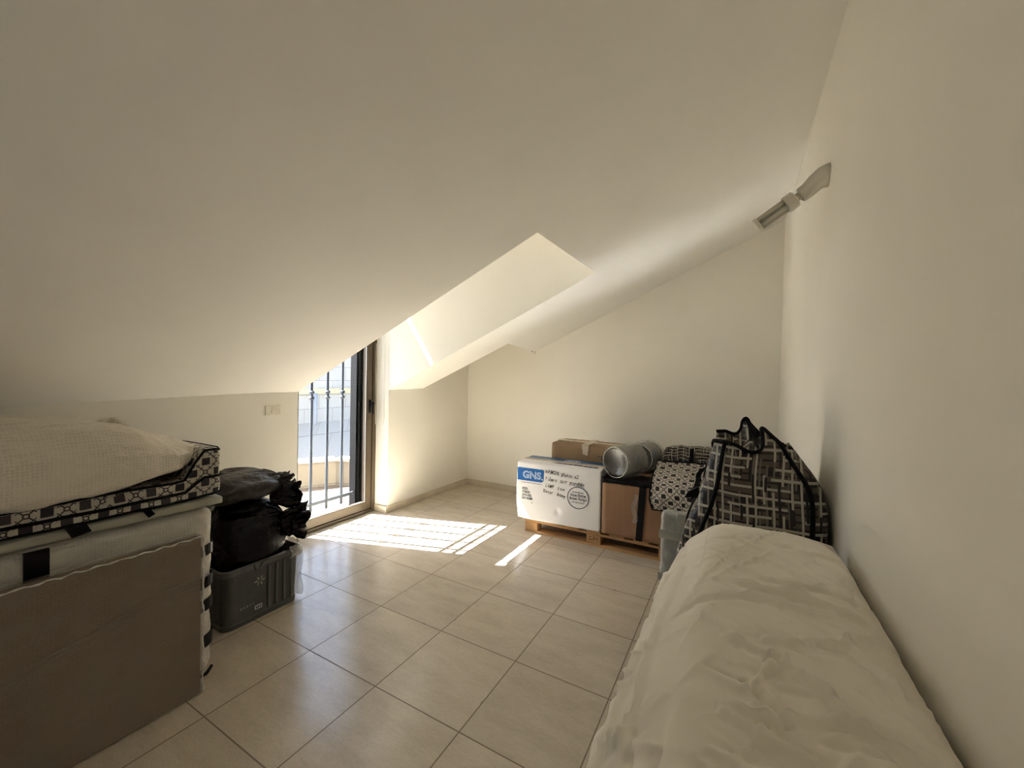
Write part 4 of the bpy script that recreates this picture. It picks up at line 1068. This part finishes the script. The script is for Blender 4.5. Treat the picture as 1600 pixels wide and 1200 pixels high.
mb = MB(); rings(mb, [tubring(1.025, .325), tubring(1.05, .327), tubring(1.055, .355), tubring(1.03, .360), tubring(1.02, .345)], False); mb.build('rim', M_tubrim, T, smooth=False, solid=.004)
for k in range(4):
    yy = .02 + k*.048; mb = MB(); mb.box((hx-.004, yy, .05), (hx+.008, yy+.014, .31)); mb.build('rib', M_tubrim, T, bevel=.003)
mb = MB(); mb.tube([(hx+.012, -.065, .350), (hx+.022, -.062, .325), (hx+.022, -.035, .318), (hx+.016, -.02, .345), (hx+.02, .02, .357), (hx+.016, .12, .36)], .008, 8); mb.build('handle', M_tubrim, T, smooth=True)
mb = MB(); mb.box((hx-.008, -.055, .065), (hx+.001, -.012, .09)); mb.build('white_label', simple('small_white_label', (.5,.5,.48), .5), T)
mb = MB()
for i in range(3):
    mb.box((hx-.0005, -.048 + i*.012, .070), (hx+.0018, -.042 + i*.012, .085))
mb.build('label_print', M_inkgrey, T)
M_emboss = simple('pale_emboss', (.30,.30,.24), .5)
mb = MB(); rnd = random.Random(5)
for k in range(11):
    mb.box((hx-.009, -.135 + k*.017, .095 + k*.003), (hx-.0045 + .0, -.135 + k*.017 + .009, .11 + k*.003 + rnd.uniform(0, .012)))
mb.build('embossed_lettering', M_emboss, T)
mb = MB()
for k in range(6):
    a = k*PI/3; c = Vector((hx-.002, -.028, .235)); d1 = Vector((0, math.cos(a), math.sin(a))); d2 = Vector((0, -math.sin(a), math.cos(a)))
    mb.prism([c + d1*.005, c + d1*.02 + d2*.006, c + d1*.036, c + d1*.02 - d2*.006], (.003, 0, 0))
mb.build('flower_emblem', M_emboss, T)
def liner(u, v):
    a = .0 + u*1.0
    y = hy*1.045 - .10 + min(1, a*1.6)*.11; x = hx*1.05 + .006 - max(0, (a-.4))*.35
    r = .012*fbm((u*4, v*3, 1), 2.5)
    return Vector((x + .018*math.sin(v*3) + r, y + .014*math.sin(v*2.5) + .6*r, .385 - v*.075 + .015*fbm((u*5, v, 4), 2)))
mb = MB(); mb.grid(40, 12, liner); mb.build('plastic_liner', M_liner, T, smooth=True)
mb = MB(); mb.grid(10, 20, lambda u, v: Vector((hx*.99 + .01 - u*.10 + .006*math.sin(v*12+u*5), hy*1.03 + .012 + .006*math.sin(v*9+u*8), .02 + v*.33))); mb.build('plastic_liner', M_liner, T, smooth=True)

def blob_bag(name, label, c, h, m, seed, knot=None, flat=2.6, grp='bin bags in the tub', amp=1.0, lim=None):
    T = thing(name, label, 'bag', c, 0, grp)
    def fn(p):
        q = Vector(p); l = (abs(q.x)**flat + abs(q.y)**flat + abs(q.z)**flat)**(1/flat); q = q/l
        if lim and q.z < 0: q.z = q.z
        zz = q.z*h[2]; kx = ky = 1.0
        if c[2] < .5 and zz + c[2] < .37: kx = .905; ky = .955
        return Vector((q.x*h[0]*kx, q.y*h[1]*ky, zz))
    mb = MB(); mb.cube_grid((48, 48, 36), fn)
    def dsp(p, n):
        if lim and p.z < .36 and c[2] < .5: return -.004
        s_ = p + Vector((seed, seed*2, 0)); kk = 0
        if knot is not None:
            dk = (p - Vector(knot)).length; kk = math.exp(-(dk/.13)**2)
        v = amp*(.016*fbm((s_.x, s_.y*.7, s_.z*1.3), 6) + .010*ridge((s_.x*.7, s_.y*.6, s_.z*2.2), 9))
        a = math.atan2(p.z - (knot or c)[2], p.x - (knot or c)[0]); v += kk*.020*math.sin(a*11 + 4*noise.noise(s_*5))
        if lim: v = max(-.03, min(v, lim))
        return v
    mb.v = [v + Vector(c) for v in mb.v]
    mb.build('bag_body', m, T, smooth=True, disp=dsp, origin=c).location = (0, 0, 0)
    return T
def knotmesh(T, c, d, r, L_, m, seed, name='gathered_neck'):
    q = Vector(d).normalized().to_track_quat('Z', 'Y').to_matrix()
    def fn(u, v):
        a = 2*PI*u; rr = r*(.45 + .75*v**.8 + .12*math.sin(PI*v)); rr *= 1 + .28*math.sin(a*7 + seed + 3*v)*v + .25*fbm((math.cos(a)*1.2, math.sin(a)*1.2, v*1.8 + seed), 2.2)
        if v > .93: rr *= .55
        zz = L_*v - (.10*L_ if v > .93 else 0) + .12*L_*math.sin(a*5 + seed)*v
        return Vector(c) + q @ Vector((rr*math.cos(a), rr*math.sin(a), zz)) - T.location
    mb = MB(); mb.grid(84, 26, fn); mb.build(name, m, T, smooth=True)
b1 = blob_bag('bin_bag', 'glossy black bin bag filling the grey tub, its gathered neck toward the door', (-.765, .035, .385), (.252, .215, .30), M_trash, 2.0, (-.60, .22, .56), 3.0, amp=1.5, lim=.014)
knotmesh(b1, (-.58, .165, .545), (.22, .62, -.10), .082, .165, M_trash, 1.0)
knotmesh(b1, (-.60, .130, .70), (.16, .70, .03), .066, .17, M_trash, 4.0)
b2 = blob_bag('bin_bag', 'thin dark grey bin bag topmost, behind the glossy black bag on the tub', (-.79, .01, .782), (.255, .235, .080), M_trash2, 8.0, (-.72, .20, .80), 2.3, amp=1.8, lim=.016)
knotmesh(b2, (-.68, .165, .80), (.1, .9, -.25), .05, .13, M_trash2, 2.2)
